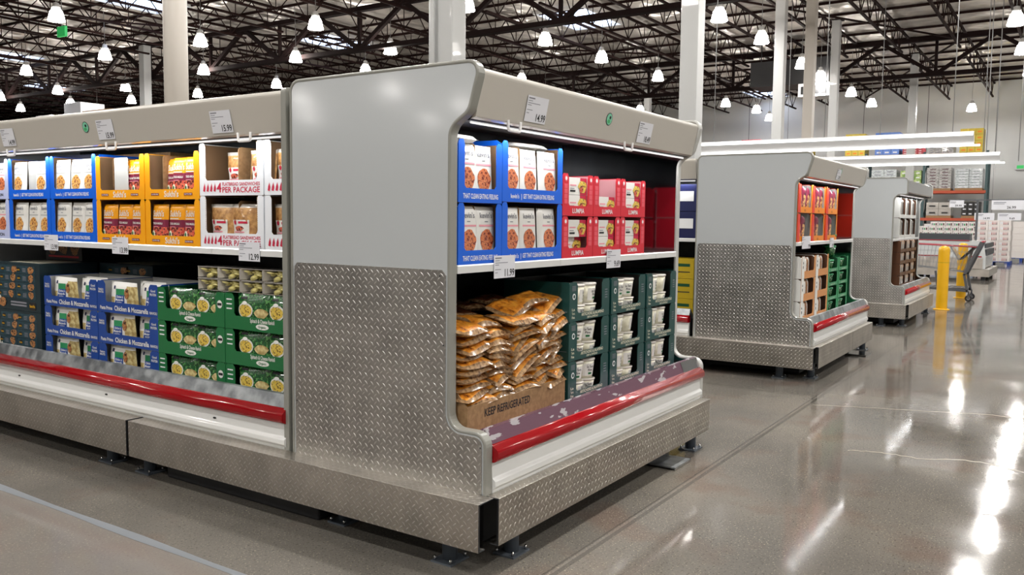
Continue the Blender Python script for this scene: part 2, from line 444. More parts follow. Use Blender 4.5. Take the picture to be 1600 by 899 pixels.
for a, c in zip(ys[:-1], ys[1:]):
    w0, w1 = .021+.006*math.sin(a*5), .021+.006*math.sin(c*5)
    fj.add([(-.6-w0, a, .0012), (-.6+w0, a, .0012), (-.6+w1, c, .0012), (-.6-w1, c, .0012)], [(0, 1, 2, 3)], 'joint')
struct('trim_1', fj)
M('crack', '#a79c8a', .4); M('crack_dark', '#2c2927', .5)
def crack(name, pts, wd, m):
    c = MB(); q = []
    for (x0, y0), (x1, y1) in zip(pts[:-1], pts[1:]):
        for k in range(5): q.append((x0+(x1-x0)*k/5+.008*math.sin(9*y0+k*2), y0+(y1-y0)*k/5))
    q.append(pts[-1])
    for a, b_ in zip(q[:-1], q[1:]):
        c.add([(a[0]-wd, a[1], .0012), (b_[0]-wd, b_[1], .0012), (b_[0]+wd, b_[1], .0012), (a[0]+wd, a[1], .0012)], [(0, 1, 2, 3)], m)
    struct(name, c)
crack('trim_2', [(2.886, -0.816), (2.94, -0.942), (2.956, -1.091), (2.941, -1.241), (3.068, -1.44), (3.082, -1.579), (2.987, -1.786)], .007, 'crack')
crack('trim_3', [(4.151, -0.277), (4.263, -0.546), (4.379, -0.857), (4.498, -1.205), (4.604, -1.459), (4.608, -1.713)], .006, 'crack')
crack('trim_4', [(4.615, -1.401), (4.374, -1.392), (4.115, -1.375)], .008, 'crack_dark')
struct('ceiling', MB().box(-40, X_WALL, -14, Y_FAR, DECK, DECK+.2, 'foil'))
wb = MB().box(X_WALL, X_WALL+.3, -14, Y_FAR, 0, DECK+.2, 'wallpaint')
for y in np.arange(-10.2, 60, 2.9): wb.box(X_WALL-.004, X_WALL, y-.012, y+.012, 0, DECK, 'dgrey')
struct('wall_back', wb)
struct('wall_front', MB().box(-40.3, -40, -14, Y_FAR, 0, DECK+.2, 'wallpaint'))
struct('wall_added_right', MB().box(-40, X_WALL, -14.3, -14, 0, DECK+.2, 'wallpaint'))  # added unseen wall, keeps world glare off the right-hand floor
struct('wall_far', MB().box(-40, X_WALL, Y_FAR, Y_FAR+.3, 0, DECK+.2, 'wallpaint'))

# roof framing: joists along X, girders along Y, purlins between joists
GX = [3.3, 16.4, 29.5]
XS0, XS1 = 0.0, X_WALL-.2
def joist_proto():
    t = thing('roof_joist', '', 'roof joist')
    a = MB().box(XS0, XS1, -.035, .035, DECK-.17, DECK-.10, 'truss'); part(a, 'top_chord', t)
    bx = [XS0]+GX+[XS1]
    for x0, x1 in zip(bx[:-1], bx[1:]):
        a = MB(); wbm = MB(); xa, xb = x0+.55, x1-.55
        if x1-x0 < 4: xa, xb = x0, x1-.3
        a.box(xa, xb, -.035, .035, 7.21, 7.27, 'truss')
        n = max(2, round((xb-xa)/1.25)); st = (xb-xa)/n
        for i in range(n):
            xm = xa+st*(i+.5)
            wbm.bar((xm, 0, 7.24), (xm-st*.5, 0, DECK-.14), .025, .025, 'truss')
            wbm.bar((xm, 0, 7.24), (xm+st*.5, 0, DECK-.14), .025, .025, 'truss')
            wbm.bar((xm, 0, 7.24), (xm, 0, DECK-.14), .02, .02, 'truss')
        part(a, 'bottom_chord', t); part(wbm, 'web_bracing', t)
    return Proto(t)
jp = joist_proto()
jy = [1.55+1.76*i for i in range(-6, 40)]
for i, y in enumerate(jy):
    if y < -1: side_ = 'dark red-brown open-web roof joist over the right-hand aisle'
    elif y < 6: side_ = 'dark red-brown open-web roof joist crossing above the far display cases'
    elif y < 20: side_ = 'dark red-brown open-web roof joist in the middle of the roof'
    else: side_ = 'dark red-brown open-web roof joist in the far left roof'
    jp.put((0, y, 0), 0, side_, 'open-web roof joists running towards the back wall')
def girder_proto():
    t = thing('roof_girder', '', 'roof girder'); Y0, Y1 = -10, Y_FAR-1
    part(MB().box(-.09, .09, Y0, Y1, DECK-.42, DECK-.28, 'girder'), 'top_chord', t)
    part(MB().box(-.10, .10, Y0, Y1, 6.45, 6.58, 'girder'), 'bottom_chord', t)
    wm = MB(); y = Y0; k = 3.52; zt = DECK-.35; zb = 6.51
    while y+k <= Y1:
        for q in (-.05, .05)[:1]:
            wm.bar((0, y+k/2, zb), (0, y, zt), .12, .12, 'girder'); wm.bar((0, y+k/2, zb), (0, y+k, zt), .12, .12, 'girder')
        wm.bar((0, y+k/2, zb), (0, y+k/2, zt), .09, .09, 'girder'); y += k
    part(wm, 'web_bracing', t)
    return Proto(t)
gp = girder_proto()
gl = ['heavy dark roof girder nearest the first white column', 'heavy dark roof girder across the middle of the store roof', 'heavy dark roof girder nearest the back wall']
for x, l in zip(GX, gl): gp.put((x, .0, 0), 0, l)
def purlin_proto():
    t = thing('roof_purlin', '', 'roof purlin')
    part(MB().box(-.02, .02, -10, Y_FAR-.5, DECK-.08, DECK-.005, 'truss'), 'beam', t)
    return Proto(t)
pp = purlin_proto()
for x in np.arange(1.1, X_WALL-.3, 1.64):
    pp.put((float(x), 0, 0), 0, 'thin dark purlin under the foil roof '+('near the front of the store' if x < 16 else 'in the middle of the roof' if x < 29 else 'near the back wall'), 'thin roof purlins crossing the joists')
# diagonal cross bracing rods
for (x0, y0, x1, y1, l) in [(16.4, 22, 29.5, 8.6, 'diagonal bracing rod in the roof above the middle lamps'), (16.4, 8.6, 29.5, 1.6, 'diagonal bracing rod in the roof above the square columns'), (29.5, 1.6, 42, 7.0, 'diagonal bracing rod in the roof by the back wall'), (3.3, 30, 16.4, 22, 'diagonal bracing rod in the far left roof')]:
    tag(MB().bar((x0, y0, 7.6), (x1, y1, 7.6), .05, .05, 'truss').build('bracing_rod'), l, 'bracing rod')

# skylights
def sky_proto():
    t = thing('skylight', '', 'skylight')
    part(MB().box(-1.3, 1.3, -.85, .85, DECK-.012, DECK-.003, 'skylight'), 'pane', t)
    f = MB().box(-1.38, 1.38, -.93, -.85, DECK-.10, DECK-.003, 'ballast').box(-1.38, 1.38, .85, .93, DECK-.10, DECK-.003, 'ballast')
    f.box(-1.38, -1.3, -.85, .85, DECK-.10, DECK-.003, 'ballast').box(1.3, 1.38, -.85, .85, DECK-.10, DECK-.003, 'ballast')
    part(f, 'frame', t)
    return Proto(t)
sp_ = sky_proto()
for x, y, l in [(21.9, 11.9, 'bright blue-white skylight above the first end case'), (20.6, 21.5, 'bright skylight left of the middle square column'), (15.2, 35.3, 'small bright skylight at the left edge of the roof'),
                (21.2, 42.4, 'faint skylight low in the far left roof'), (12.9, 22.4, 'skylight at the top left beside the round column'), (41, 11.6, 'skylight close to the back wall above the lamps')]:
    sp_.put((x, y, 0), 0, l)

# columns
def column(x, y, w_, m, l, top=7.62, rnd=False):
    t = thing('column', l, 'column', (x, y, 0))
    c = MB()
    if rnd: c.lathe([(w_/2, 0), (w_/2, top)], m, n=32); part(c, 'shaft', t)
    else: c.box(-w_/2, w_/2, -w_/2, w_/2, 0, top, m); part(c, 'shaft', t, bevel=.012)
    part(MB().box(-w_/2-.06, w_/2+.06, -w_/2-.06, w_/2+.06, top, top+.03, 'girder'), 'cap_plate', t)
    part(MB().box(-w_/2-.08, w_/2+.08, -w_/2-.08, w_/2+.08, 0, .03, 'dgrey'), 'base_plate', t)
    return t
column(4.11, 7.88, .30, 'column_warm', 'big round off-white column rising behind the long left case', rnd=True)
c7 = column(5.29, 4.31, .27, 'column', 'white square column right behind the nearest white end panel, pipe beside it')
part(MB().tube([(-.19, .12, 0), (-.19, .12, 7.4)], .035, 'column', 10), 'drain_pipe', c7)
column(8.29, 2.50, .25, 'column', 'large white square column behind the far end of the nearest case')
column(19.17, 4.53, .25, 'column', 'white square column, leftmost of the three standing close together')
column(20.12, 4.03, .25, 'column_warm', 'warm white square column in the middle of the three close together')
column(24.79, 4.50, .24, 'column', 'white square column, rightmost of the three close together, top visible')
column(31.62, 3.30, .26, 'column', 'slim distant column above the third end case, below the roof girder')
column(16.06, 26.77, .30, 'column', 'grey distant column left of the big round column')
column(34.58, 15.25, .28, 'column', 'thin distant column above the sloping canopy of the nearest case')

# ---------------------------------------------------------------- high bay lamps
def lamp_proto():
    t = thing('pendant_lamp', '', 'lamp')
    sh = MB().lathe([(.20, -.17), (.205, -.15), (.19, -.13), (.172, -.03), (.145, .06), (.10, .13)], 'lamp_glow', n=18)
    part(sh, 'lamp_shade', t)
    part(MB().lathe([(.105, .13), (.105, .19), (.07, .21), (.07, .27), (.02, .29)], 'ballast', n=14), 'ballast_cap', t)
    part(MB().tube([(0, 0, .27), (0, 0, .6), (.02, 0, 1.54)], .008, 'cable', 5), 'cord', t)
    ld = bpy.data.lights.new('lamp_light', 'AREA'); ld.shape = 'DISK'; ld.size = .40; ld.energy = LAMP_W; ld.color = (1, .985, .96)
    lo = bpy.data.objects.new('lamp_light', ld); col.objects.link(lo); lo.parent = t; lo.location = (0, 0, -.185)
    PARTS.setdefault(t.name, []).append(lo)
    return Proto(t)
lp = lamp_proto()
LAMPS = [(12.934, 19.312), (13.118, 14.81), (9.067, 19.821), (17.828, 10.692), (20.938, 10.553), (25.025, 10.487), (17.603, 5.584), (20.699, 5.511), (25.065, 5.584), (27.782, 5.677), (32.051, 5.571), (35.58, 5.499), (32.667, 10.764), (39.2, 2.12), (21.674, -0.449), (25.882, -0.389), (12.727, 23.79), (16.631, 15.363), (12.982, 29.086), (17.019, 29.561), (19.309, 32.798), (16.097, 18.85), (16.092, 23.441), (19.557, 28.506), (19.476, 23.64), (18.921, 18.537), (13.566, 10.255), (23.116, 14.911), (35.316, 10.287), (38.613, 10.709), (32.834, 14.823), (16.113, 32.852), (18.352, 40.305), (18.543, 36.288), (15.857, 36.994), (20.752, 37.893), (28.611, 17.27)]
LL = ['glowing lamp just right of the big round column, highest there', 'glowing lamp high up above the left edge of the white end panel', 'glowing lamp in the top left corner, largest on the left', 'glowing lamp above the near case canopy, left of the skylight wiring', 'glowing lamp with a looping white cord above the near case canopy', 'glowing lamp left of the big square column behind the near case', 'glowing lamp at the top edge, right of the big square column', 'glowing lamp between the big square column and the three close columns', 'glowing lamp touching the left side of the warm white column', 'glowing lamp between the warm white column and the rightmost close one', 'glowing lamp right of the three close columns, higher of two', 'glowing lamp further right of the three close columns, lower neighbour', 'small glowing lamp right of the big square column near the wall top', 'glowing lamp hanging against the back wall near the hanging cables', 'large glowing lamp in the top right corner', 'glowing lamp cut by the right edge, below the corner lamp', 'glowing lamp left of the distant grey column, upper', 'glowing lamp above the middle of the white end panel', 'glowing lamp near the left edge at mid height of the roof', 'glowing lamp just left of the distant grey column, upper of two', 'glowing lamp just left of the distant grey column, lower of two', 'glowing lamp behind the vertical post of a girder left of the end panel', 'glowing lamp right of the round column, second from the top', 'glowing lamp right of the round column, third from the top', 'glowing lamp just left of the white end panel corner', 'glowing lamp peeping over the white end panel top', 'glowing lamp at the top edge beside the square column with the pipe', 'glowing lamp half hidden by the near canopy, leftmost there', 'small glowing lamp low beside the leftmost close column, left of two', 'small glowing lamp partly behind the leftmost close column', 'glowing lamp peeping over the near canopy beside the thin column', 'small glowing lamp above the left canopy, near the left edge', 'tiny glowing lamp just above the left canopy at the picture edge', 'tiny glowing lamp just above the left canopy over the boxes', 'glowing lamp cut by the left picture edge', 'tiny glowing lamp beside the distant grey column base', 'tiny glowing lamp over the near canopy in its middle']
for i, ((x, y), l) in enumerate(zip(LAMPS, LL)):
    lp.put((x, y, LAMP_Z), i*1.3, l, 'high bay lamps under the roof')
for x, y in [(9.1, -.4), (5.0, -.4), (.8, -.4), (-3.4, -.4), (-8, -.4), (-13, -.4), (-8, 5.5), (-13, 5.5), (-8, 10.6), (-8, -5.3), (-22.5, 20.5), (-27, 20.5), (-22.5, 25.6), (-31, 25.6), (-27, 30), (-24, 15.3), (-32, 15.3), (9.1, 5.5), (5.0, 5.5), (.8, 5.5), (-3.4, 5.5), (13.2, 5.5), (13.2, -.4), (17.5, -.4), (30, -.4), (35, -.4), (5, 10.6), (9.1, 10.6), (.8, 10.6), (5, 15.3), (9, 15), (.8, -5.3), (5, -5.3), (9.1, -5.3), (-3.4, -5.3), (13.2, -5.3), (17.5, -5.3), (24, -5.3), (30, -5.3), (36, -5.3), (-3.4, -10), (3, -10), (10, -10), (-3.4, 10.6)]:
    lp.put((x, y, LAMP_Z), x, 'high bay lamp outside the picture, over the front of the store', 'high bay lamps outside the picture')

# ---------------------------------------------------------------- refrigerated display cases
D_ = 1.156
PROF = rounded([(D_, .30, .02), (D_, 2.105, .06), (.035, 2.105, .055), (.098, 1.895, .07), (.193, 1.835, .07), (.193, .583, .06), (.002, .583, .06), (.002, .30, .02)], 7)
PROF3 = rounded([(D_, .30, .02), (D_, 2.105, .05), (.02, 2.105, .06), (.02, 1.86, .03), (.193, 1.86, .10), (.193, .583, .06), (.002, .583, .06), (.002, .30, .02)], 7)
def end_panel(parent, x0, prof, face, tread_on=True):
    """face=-1: outer side looks to -x (painted, tread plate below); face=1: outer side +x"""
    t = thing('end_panel') ; t.parent = parent; t.location = (x0, 0, 0); PARTS.setdefault(parent.name, []).append(t)
    ins = inset(prof, .016); W = .05
    g = MB().ring(prof, ins, 'x', 0, W, 'trim' if face < 0 else 'trim_light'); part(g, 'edge_trim', t, bevel=.006)
    a, b_ = (.004, W-.006) if face < 0 else (.006, W-.004)
    m = MB(); ins2 = inset(prof, .010)
    if face < 0: m.prism(ins2, 'x', a, b_, 'panel_paint')
    else: m.prism(ins2, 'x', a, b_, 'steel')
    part(m, 'panel_board', t)
    low = [p for p in inset(prof, .022) if p[1] < 1.15 and p[0] < .6]
    out = [(1.130, .31), (1.130, 1.225), (1.110, 1.247), (.235, 1.247), (.215, 1.225)]+[p for p in low]
    # low points run from the neck down to the front foot
    out = [(1.130, .31), (1.130, 1.225), (1.110, 1.247), (.235, 1.247), (.216, 1.225)]+low
    tp = MB().prism(out, 'x', -.0005, .004, 'tread_panel') if face < 0 else MB().prism(out, 'x', W-.004, W+.0005, 'tread_panel')
    pl = part(tp, 'tread_plate', t)
    sc = MB(); 
    xs = -.0015 if face < 0 else W+.0015
    for (y, z) in [(1.10, 1.232), (.66, 1.232), (.245, 1.222), (1.118, .90), (1.118, .58), (.225, .93), (.03, .52)]:
        sc.prism([(y+.004*math.cos(q), z+.004*math.sin(q)) for q in np.arange(0, 6.28, .785)], 'x', min(xs, xs+.001), max(xs, xs+.001)+.0005, 'dgrey')
    part(sc, 'screws', t)
    return t
def leg(parent, x, y, h=.30):
    t = thing('leg'); t.parent = parent; t.location = (x, y, 0); PARTS.setdefault(parent.name, []).append(t)
    part(MB().lathe([(.034, 0), (.034, h)], 'leg_grey', n=16), 'post', t)
    part(MB().box(-.065, .065, -.055, .055, 0, .008, 'leg_grey'), 'base_plate', t)
    bl = MB()
    for sx in (-1, 1):
        for sy in (-1, 1): bl.lathe([(.007, .008), (.007, .020), (.004, .028)], 'steel', c=(sx*.052, sy*.042, 0), n=6)
    part(bl, 'bolts', t)
def display_case(name, label, L, shelf, loc, rz, left=True, right=True, prof=PROF, legs=(), film='lip_film', fascia='fascia', flat=False, deck=.5, joint=None, handles=(), stickers=()):
    t = thing(name, label, 'display case', loc, rz)
    xa = .05 if left else 0; xb = L-.05 if right else L
    b = MB()
    # tub: insulated body with deck, back wall and roof
    sec = [(.035, .33), (D_-.02, .33), (D_-.02, 2.07), (.11, 2.07), (.11, 2.05), (D_-.10, 1.98), (D_-.10, deck-.001), (.14, deck-.001), (.07, deck+.02), (.055, .45), (.035, .45)]
    b.prism(sec, 'x', xa, xb, 'interior'); part(b, 'body', t)
    fr = MB()
    wp = rounded([(.036, .452), (.006, .450), (.003, .385, .01), (-.012, .372, .008), (-.014, .350, .01), (.0, .335, .006), (.003, .318), (.036, .318)], 3)
    fr.prism(wp, 'x', xa, xb, 'lip_white'); part(fr, 'front_skirt', t)
    ch = MB().prism([(.012, .520), (.03, .520), (.052, .580), (.125, deck+.0), (.145, deck+.0), (.058, .588), (.038, .586)], 'x', xa, xb, film); part(ch, 'kick_lip', t)
    if film == 'lip_film': part(MB().prism([(.010, .521), (.012, .521), (.037, .587), (.035, .587)], 'x', xb-.26, xb, 'steel'), 'bare_metal_end', t)
    bm = MB().prism(rounded([(.04, .452), (-.006, .452, .016), (-.026, .468, .018), (-.026, .502, .024), (.006, .525, .012), (.04, .525)], 7), 'x', xa, xb, 'red', smooth=True)
    part(bm, 'bumper_rail', t)
    fa = MB()
    if flat: fp = [(.05, 2.07), (.03, 2.05), (.03, 1.90), (.05, 1.885), (.06, 1.90), (.06, 2.05), (.11, 2.07)]
    else: fp = rounded([(.118, 2.078), (.060, 2.078, .030), (.103, 1.880, .004), (.135, 1.872), (.135, 1.880), (.118, 1.888)], 5)
    fa.prism(fp, 'x', xa, xb, fascia)
    part(fa, 'canopy_fascia', t)
    ro = MB().box(xa, xb, .118, D_-.01, 2.071, 2.078, 'fascia'); part(ro, 'canopy_top', t)
    un = MB().prism([(.135, 1.868), (.30, 1.868), (.31, 1.90), (.12, 1.90), (.12, 1.880)], 'x', xa, xb, 'interior'); part(un, 'canopy_underside', t)
    tb = MB().tube([(xa+.03, .150, 1.863), (xb-.03, .150, 1.863)], .005, 'case_tube', 8); part(tb, 'light_tube', t)
    ld = bpy.data.lights.new('case_light', 'AREA'); ld.shape = 'RECTANGLE'; ld.size = (xb-xa)-.1; ld.size_y = .02; ld.energy = CASE_W*(xb-xa)
    lo = bpy.data.objects.new('case_light', ld); col.objects.link(lo); lo.parent = t; lo.location = ((xa+xb)/2, .160, 1.85); lo.rotation_euler = (R(28), 0, 0)
    PARTS[t.name].append(lo)
    # shelf in sections
    js = [xa]+list(joint or [])+[xb]
    for x0, x1 in zip(js[:-1], js[1:]):
        s_ = MB().box(x0+.001, x1-.001, .205, 1.0, shelf-.022, shelf-.001, 'deckmetal')
        s_.prism([(.190, shelf-.034), (.205, shelf-.034), (.205, shelf-.001), (.196, shelf+.002), (.190, shelf-.004)], 'x', x0+.001, x1-.001, 'lip_white')
        s_.bar((x0+.3, .70, shelf-.03), (x0+.3, 1.04, shelf-.12), .02, .04, 'dark')
        part(s_, 'shelf', t)
    for hx in handles:
        p = rounded([(hx-.050, 1.890, .0), (hx-.046, 1.846, .010), (hx+.046, 1.846, .010), (hx+.050, 1.890, .0)], 3)
        part(MB().tube([(q[0], .098, q[1]) for q in p], .0065, 'handle_white', 8), 'pull_handle', t)
    for sx_ in stickers:
        z = 1.985; y = .103-(z-1.88)/.198*.043-.002
        st = MB(); st.disc(0, 0, .033, .033, 0, 'stk_black', 20); st.disc(0, 0, .029, .029, -.0006, 'stk_mint', 20); st.disc(.006, .008, .010, .009, -.0012, 'stk_black', 10)
        st.disc(-.003, -.012, .016, .010, -.0011, 'sign_green2', 10)
        o = part(st, 'round_sticker', t, loc=(sx_, y, z)); o.rotation_euler = (R(12.2), 0, 0)
    if left: end_panel(t, 0, prof, -1)
    if right: end_panel(t, L-.05, prof, 1)
    # black box added between the legs to keep the gap under the case dark
    bs = MB().box(xa+.16, xb-.10, .16, D_-.03, .03, .331, 'black'); part(bs, 'shade_box', t)
    for (x, y) in legs: leg(t, x, y)
    return t
M('stk_black', '#12231f', .3); M('stk_mint', '#7fc9a8', .3); M('sign_green2', '#43b06a', .4)
def kick(label, x0, x1, y, loc, rz, dirs=1):
    """channel-shaped tread plate skirt; front at y, local x across"""
    t = thing('kick_plate', label, 'kick plate', loc, rz)
    g = MB()
    g.prism([(y, .123), (y, .323), (0.0, .323), (0.0, .319), (y+.006, .317), (y+.006, .129), (y+.045, .129), (y+.045, .123)], 'x', x0, x1, 'tread', cap='dgrey')
    part(g, 'tread_skirt', t, bevel=.0015)
    e = MB()
    for x in (x0-.0005, x1-.0035): 
        e.box(x, x+.004, y+.001, y+.009, .125, .321, 'dark')
    part(e, 'end_edges', t)
    hl = MB()
    for x in (x0+.25, x1-.25): hl.box(x-.015, x+.015, y+.006, .03, .28, .312, 'dark')
    part(hl, 'hanger_bracket', t)
    return t
E1 = display_case('refrigerated_case', 'nearest refrigerated end case, big white end panel over tread plate, red bumper rail', 2.44, 1.265, (0, 0, 0), 0, legs=[(.24, .03), (2.32, .03), (.10, .9), (2.3, .9)], deck=.535, joint=[.905, 2.07], handles=[.33, 1.46], stickers=[1.19])
leg(E1, .02, .20)
LR = display_case('refrigerated_case', 'long refrigerated case on the left with blue, yellow and green boxes', 3.66, 1.287, (0, 4.86, 0), LEFT, left=True, right=False, legs=[(4.86-2.37, .03), (4.86-2.74, .03), (.3, .03), (3.4, .5)], deck=.475, film='galv', joint=[4.86-3.374, 4.86-2.0], handles=[4.86-3.95, 4.86-2.79, 4.86-1.60], stickers=[4.86-3.02])
# narrow upright edge between the long case and the big end panel
tr = MB().prism(rounded([(0, .30), (.045, .30), (.045, 2.075), (0, 2.075, .03)], 5), 'x', 3.645, 3.68, 'trim'); part(tr, 'upright_trim', LR, bevel=.004)
sl = MB()
for yy in (1.75, 2.75, 3.75): sl.prism([(.001+.0, .0)]*0 or [(4.86-yy+.012*math.cos(q), .405+.005*math.sin(q)) for q in np.arange(0, 6.28, .6)], 'y', .0005, .004, 'black')
part(sl, 'skirt_screws', LR)
kick('long tread plate kick skirt under the nearest white end panel', 2.5, 4.90, -.107, (0, 4.86, 0), LEFT)
kick('tread plate kick skirt at the left picture edge under the long case', .0, 2.476, -.107, (0, 4.86, 0), LEFT)
kick('tread plate kick skirt under the red rail of the nearest end case', .005, 2.405, -.062, (0, -.0, 0), 0)
tag(MB().box(1.80, 2.04, -.085, .16, .012, .020, 'galv').box(1.80, 2.04, -.085, -.080, 0, .012, 'steel').box(1.8, 2.04, .15, .16, 0, .012, 'steel').build('drip_tray'), 'shiny metal drip tray on the floor under the nearest end case', 'drip tray')
tag(MB().box(.02, .13, 1.0, 2.2, 0, .07, 'dark').build('floor_duct', bevel=.01), 'dark flat duct on the floor behind the long kick skirt', 'duct')

E2 = display_case('refrigerated_case', 'second refrigerated end case with orange boxes, right of the nearest one', 2.48, 1.275, (5.167, 0, 0), 0, legs=[(.20, .05), (2.40, .03), (.04, .30), (2.3, .9)], deck=.50, film='galv', handles=[], stickers=[1.22])
kick('tread plate kick skirt under the end panel of the second end case', 2.5, 4.90, -.107, (5.167, 4.86, 0), LEFT)
kick('left half of the bright tread skirt under the second end case', .005, 1.42, -.062, (5.167, 0, 0), 0)
kick('right half of the bright tread skirt under the second end case', 1.425, 2.45, -.062, (5.167, 0, 0), 0)
LR2 = display_case('refrigerated_case', 'refrigerated case seen as a sliver between the first two end cases', 2.40, 1.287, (5.167, 3.6, 0), LEFT, left=True, right=False, legs=[(.3, .03), (2.1, .03)], deck=.475, film='galv')
E3 = display_case('refrigerated_case', 'third, farthest refrigerated end case with black and silver packs, beside the yellow bollard', 2.44, 1.24, (10.15, 0, 0), 0, prof=PROF3, legs=[(.20, .05), (2.32, .03), (.04, .30)], deck=.52, film='galv', flat=True, fascia='steel')
kick('tread plate kick skirt under the end panel of the third end case', 2.5, 4.90, -.107, (10.15, 4.86, 0), LEFT)
kick('tread plate kick skirt under the rail of the third end case', .005, 2.42, -.062, (10.15, 0, 0), 0)
tag(MB().box(7.0, 7.3, -.12, .10, .012, .020, 'steel').box(7.0, 7.3, -.12, -.115, 0, .012, 'steel').box(7.0, 7.3, .09, .10, 0, .012, 'steel').build('drip_tray'), 'shiny metal drip tray on the floor under the second end case', 'drip tray')

# ---------------------------------------------------------------- price tags
def price_tag(price, loc, rz, tilt, label, w_=.168, h=.102):
    t = thing('price_tag', label, 'price tag', loc, rz); t.rotation_euler = (R(tilt), 0, rz)
    part(MB().box(0, w_, -.0015, 0, 0, h, 'paper'), 'card', t)
    c = MB(); c.text(price, w_-.045, .008, -.0022, .046, 'ink', width=.068 if len(price) < 5 else .078)
    for i, (ww, z) in enumerate([(.05, h-.014), (.035, h-.024), (.10, h-.034), (.03, h-.043), (.045, h-.064), (.02, h-.078)]):
        c.box(.008, .008+ww, -.0022, -.0016, z, z+(.006 if i == 0 else .003), 'inkg')
    part(c, 'lettering', t)
TILT = 12.2
def fas(x, z): return .103-(z-1.88)/.198*.043-.003
for pr, y, z, l in [('14.99', 4.03, 1.908, 'slanted price tag reading 14.99 on the left fascia, cut by the picture edge'), ('15.99', 2.90, 1.905, 'slanted price tag reading 15.99 beside the green round sticker'), ('15.99', 1.845, 1.895, 'slanted price tag reading 15.99 above the flatbread boxes')]:
    price_tag(pr, (fas(0, z), y, z), LEFT, TILT, l, .165, .115)
for pr, x, l in [('14.99', .40, 'slanted price tag reading 14.99 on the nearest end case fascia'), ('18.49', 1.55, 'slanted price tag at the right of the nearest end case fascia')]:
    price_tag(pr, (x, fas(0, 1.898), 1.898), 0, TILT, l, .175, .115)
for pr, y, l in [('13.99', 3.735, 'price tag reading 13.99 on the shelf under the blue trays'), ('13.99', 2.95, 'price tag reading 13.99 on the shelf under the yellow trays'), ('12.99', 1.765, 'price tag reading 12.99 on the shelf under the flatbread boxes')]:
    price_tag(pr, (.186, y, 1.225), LEFT, 0, l)
for pr, x, l in [('11.99', .31, 'price tag reading 11.99 on the shelf under the blue trays of the end case'), ('9.69', 1.40, 'price tag reading 9.69 on the shelf under the red boxes')]:
    price_tag(pr, (x, .186, 1.197), 0, 0, l)
price_tag('9.99', (5.40, .186, 1.21), 0, 0, 'larger price sign under the orange boxes beside the second end panel', .30, .12)
price_tag('8.99', (6.48, .186, 1.20), 0, 0, 'price tag under the middle orange box of the second end case')
price_tag('12.99', (6.22, fas(0, 1.90), 1.90), 0, TILT, 'slanted price tag on the second end case fascia beside the sticker')
# ================================================================ products on the cases
def tray(name, w_, h, d, fh, out, strip=.045, top=False, text=(), inner='kraft_in', front=None, slope=True, edge=None):
    """corrugated display tray, origin at the front bottom centre; local x across, y into the shelf"""
    t = thing(name, '', 'display box'); hw = w_/2; k = .003
    b = MB().box(-hw, hw, .002, d, 0, k, inner); b.box(-hw, hw, d-k, d, k, h, inner)
    for s in (-1, 1):
        x0, x1 = (hw-k, hw) if s > 0 else (-hw, -hw+k)
        sh = [(0, k), (d-k, k), (d-k, h), (.03, h), (0, h-.02 if slope else h)]
        b.prism(sh, 'x', x0, x1, out)
        xi0, xi1 = (hw-k-.001, hw-k) if s > 0 else (-hw+k, -hw+k+.001)
        b.prism([(.004, k), (d-k, k), (d-k, h-.004), (.03, h-.004), (.004, h-.026)], 'x', xi0, xi1, inner)
    if top: b.box(-hw, hw, .002, d, h-k, h-.0005, out)
    part(b, 'box_body', t)
    f = MB(); fo = front or out
    if strip > 0:
        poly = [(-hw, 0), (hw, 0), (hw, h-.012), (hw-.01, h), (hw-strip*.8, h), (hw-strip, h-.02), (hw-strip, fh+.012), (hw-strip-.012, fh), (-hw+strip+.012, fh), (-hw+strip, fh+.012), (-hw+strip, h-.02), (-hw+strip*.8, h), (-hw+.01, h), (-hw, h-.012)]
    else: poly = [(-hw, 0), (hw, 0), (hw, fh), (-hw, fh)]
    f.prism(poly, 'y', -.003, .0, fo, cap=fo)
    if top: f.box(-hw+strip, hw-strip, -.003, 0, h-.018, h, fo)
    part(f, 'box_front', t)
    l = MB()
    for (s, x, z, size, m, width) in text: l.text(s, x, z, -.0042, size, m, width)
    if text: part(l, 'lettering', t)
    return t, l
def seq(i, n): return ORD[i]+' from left'
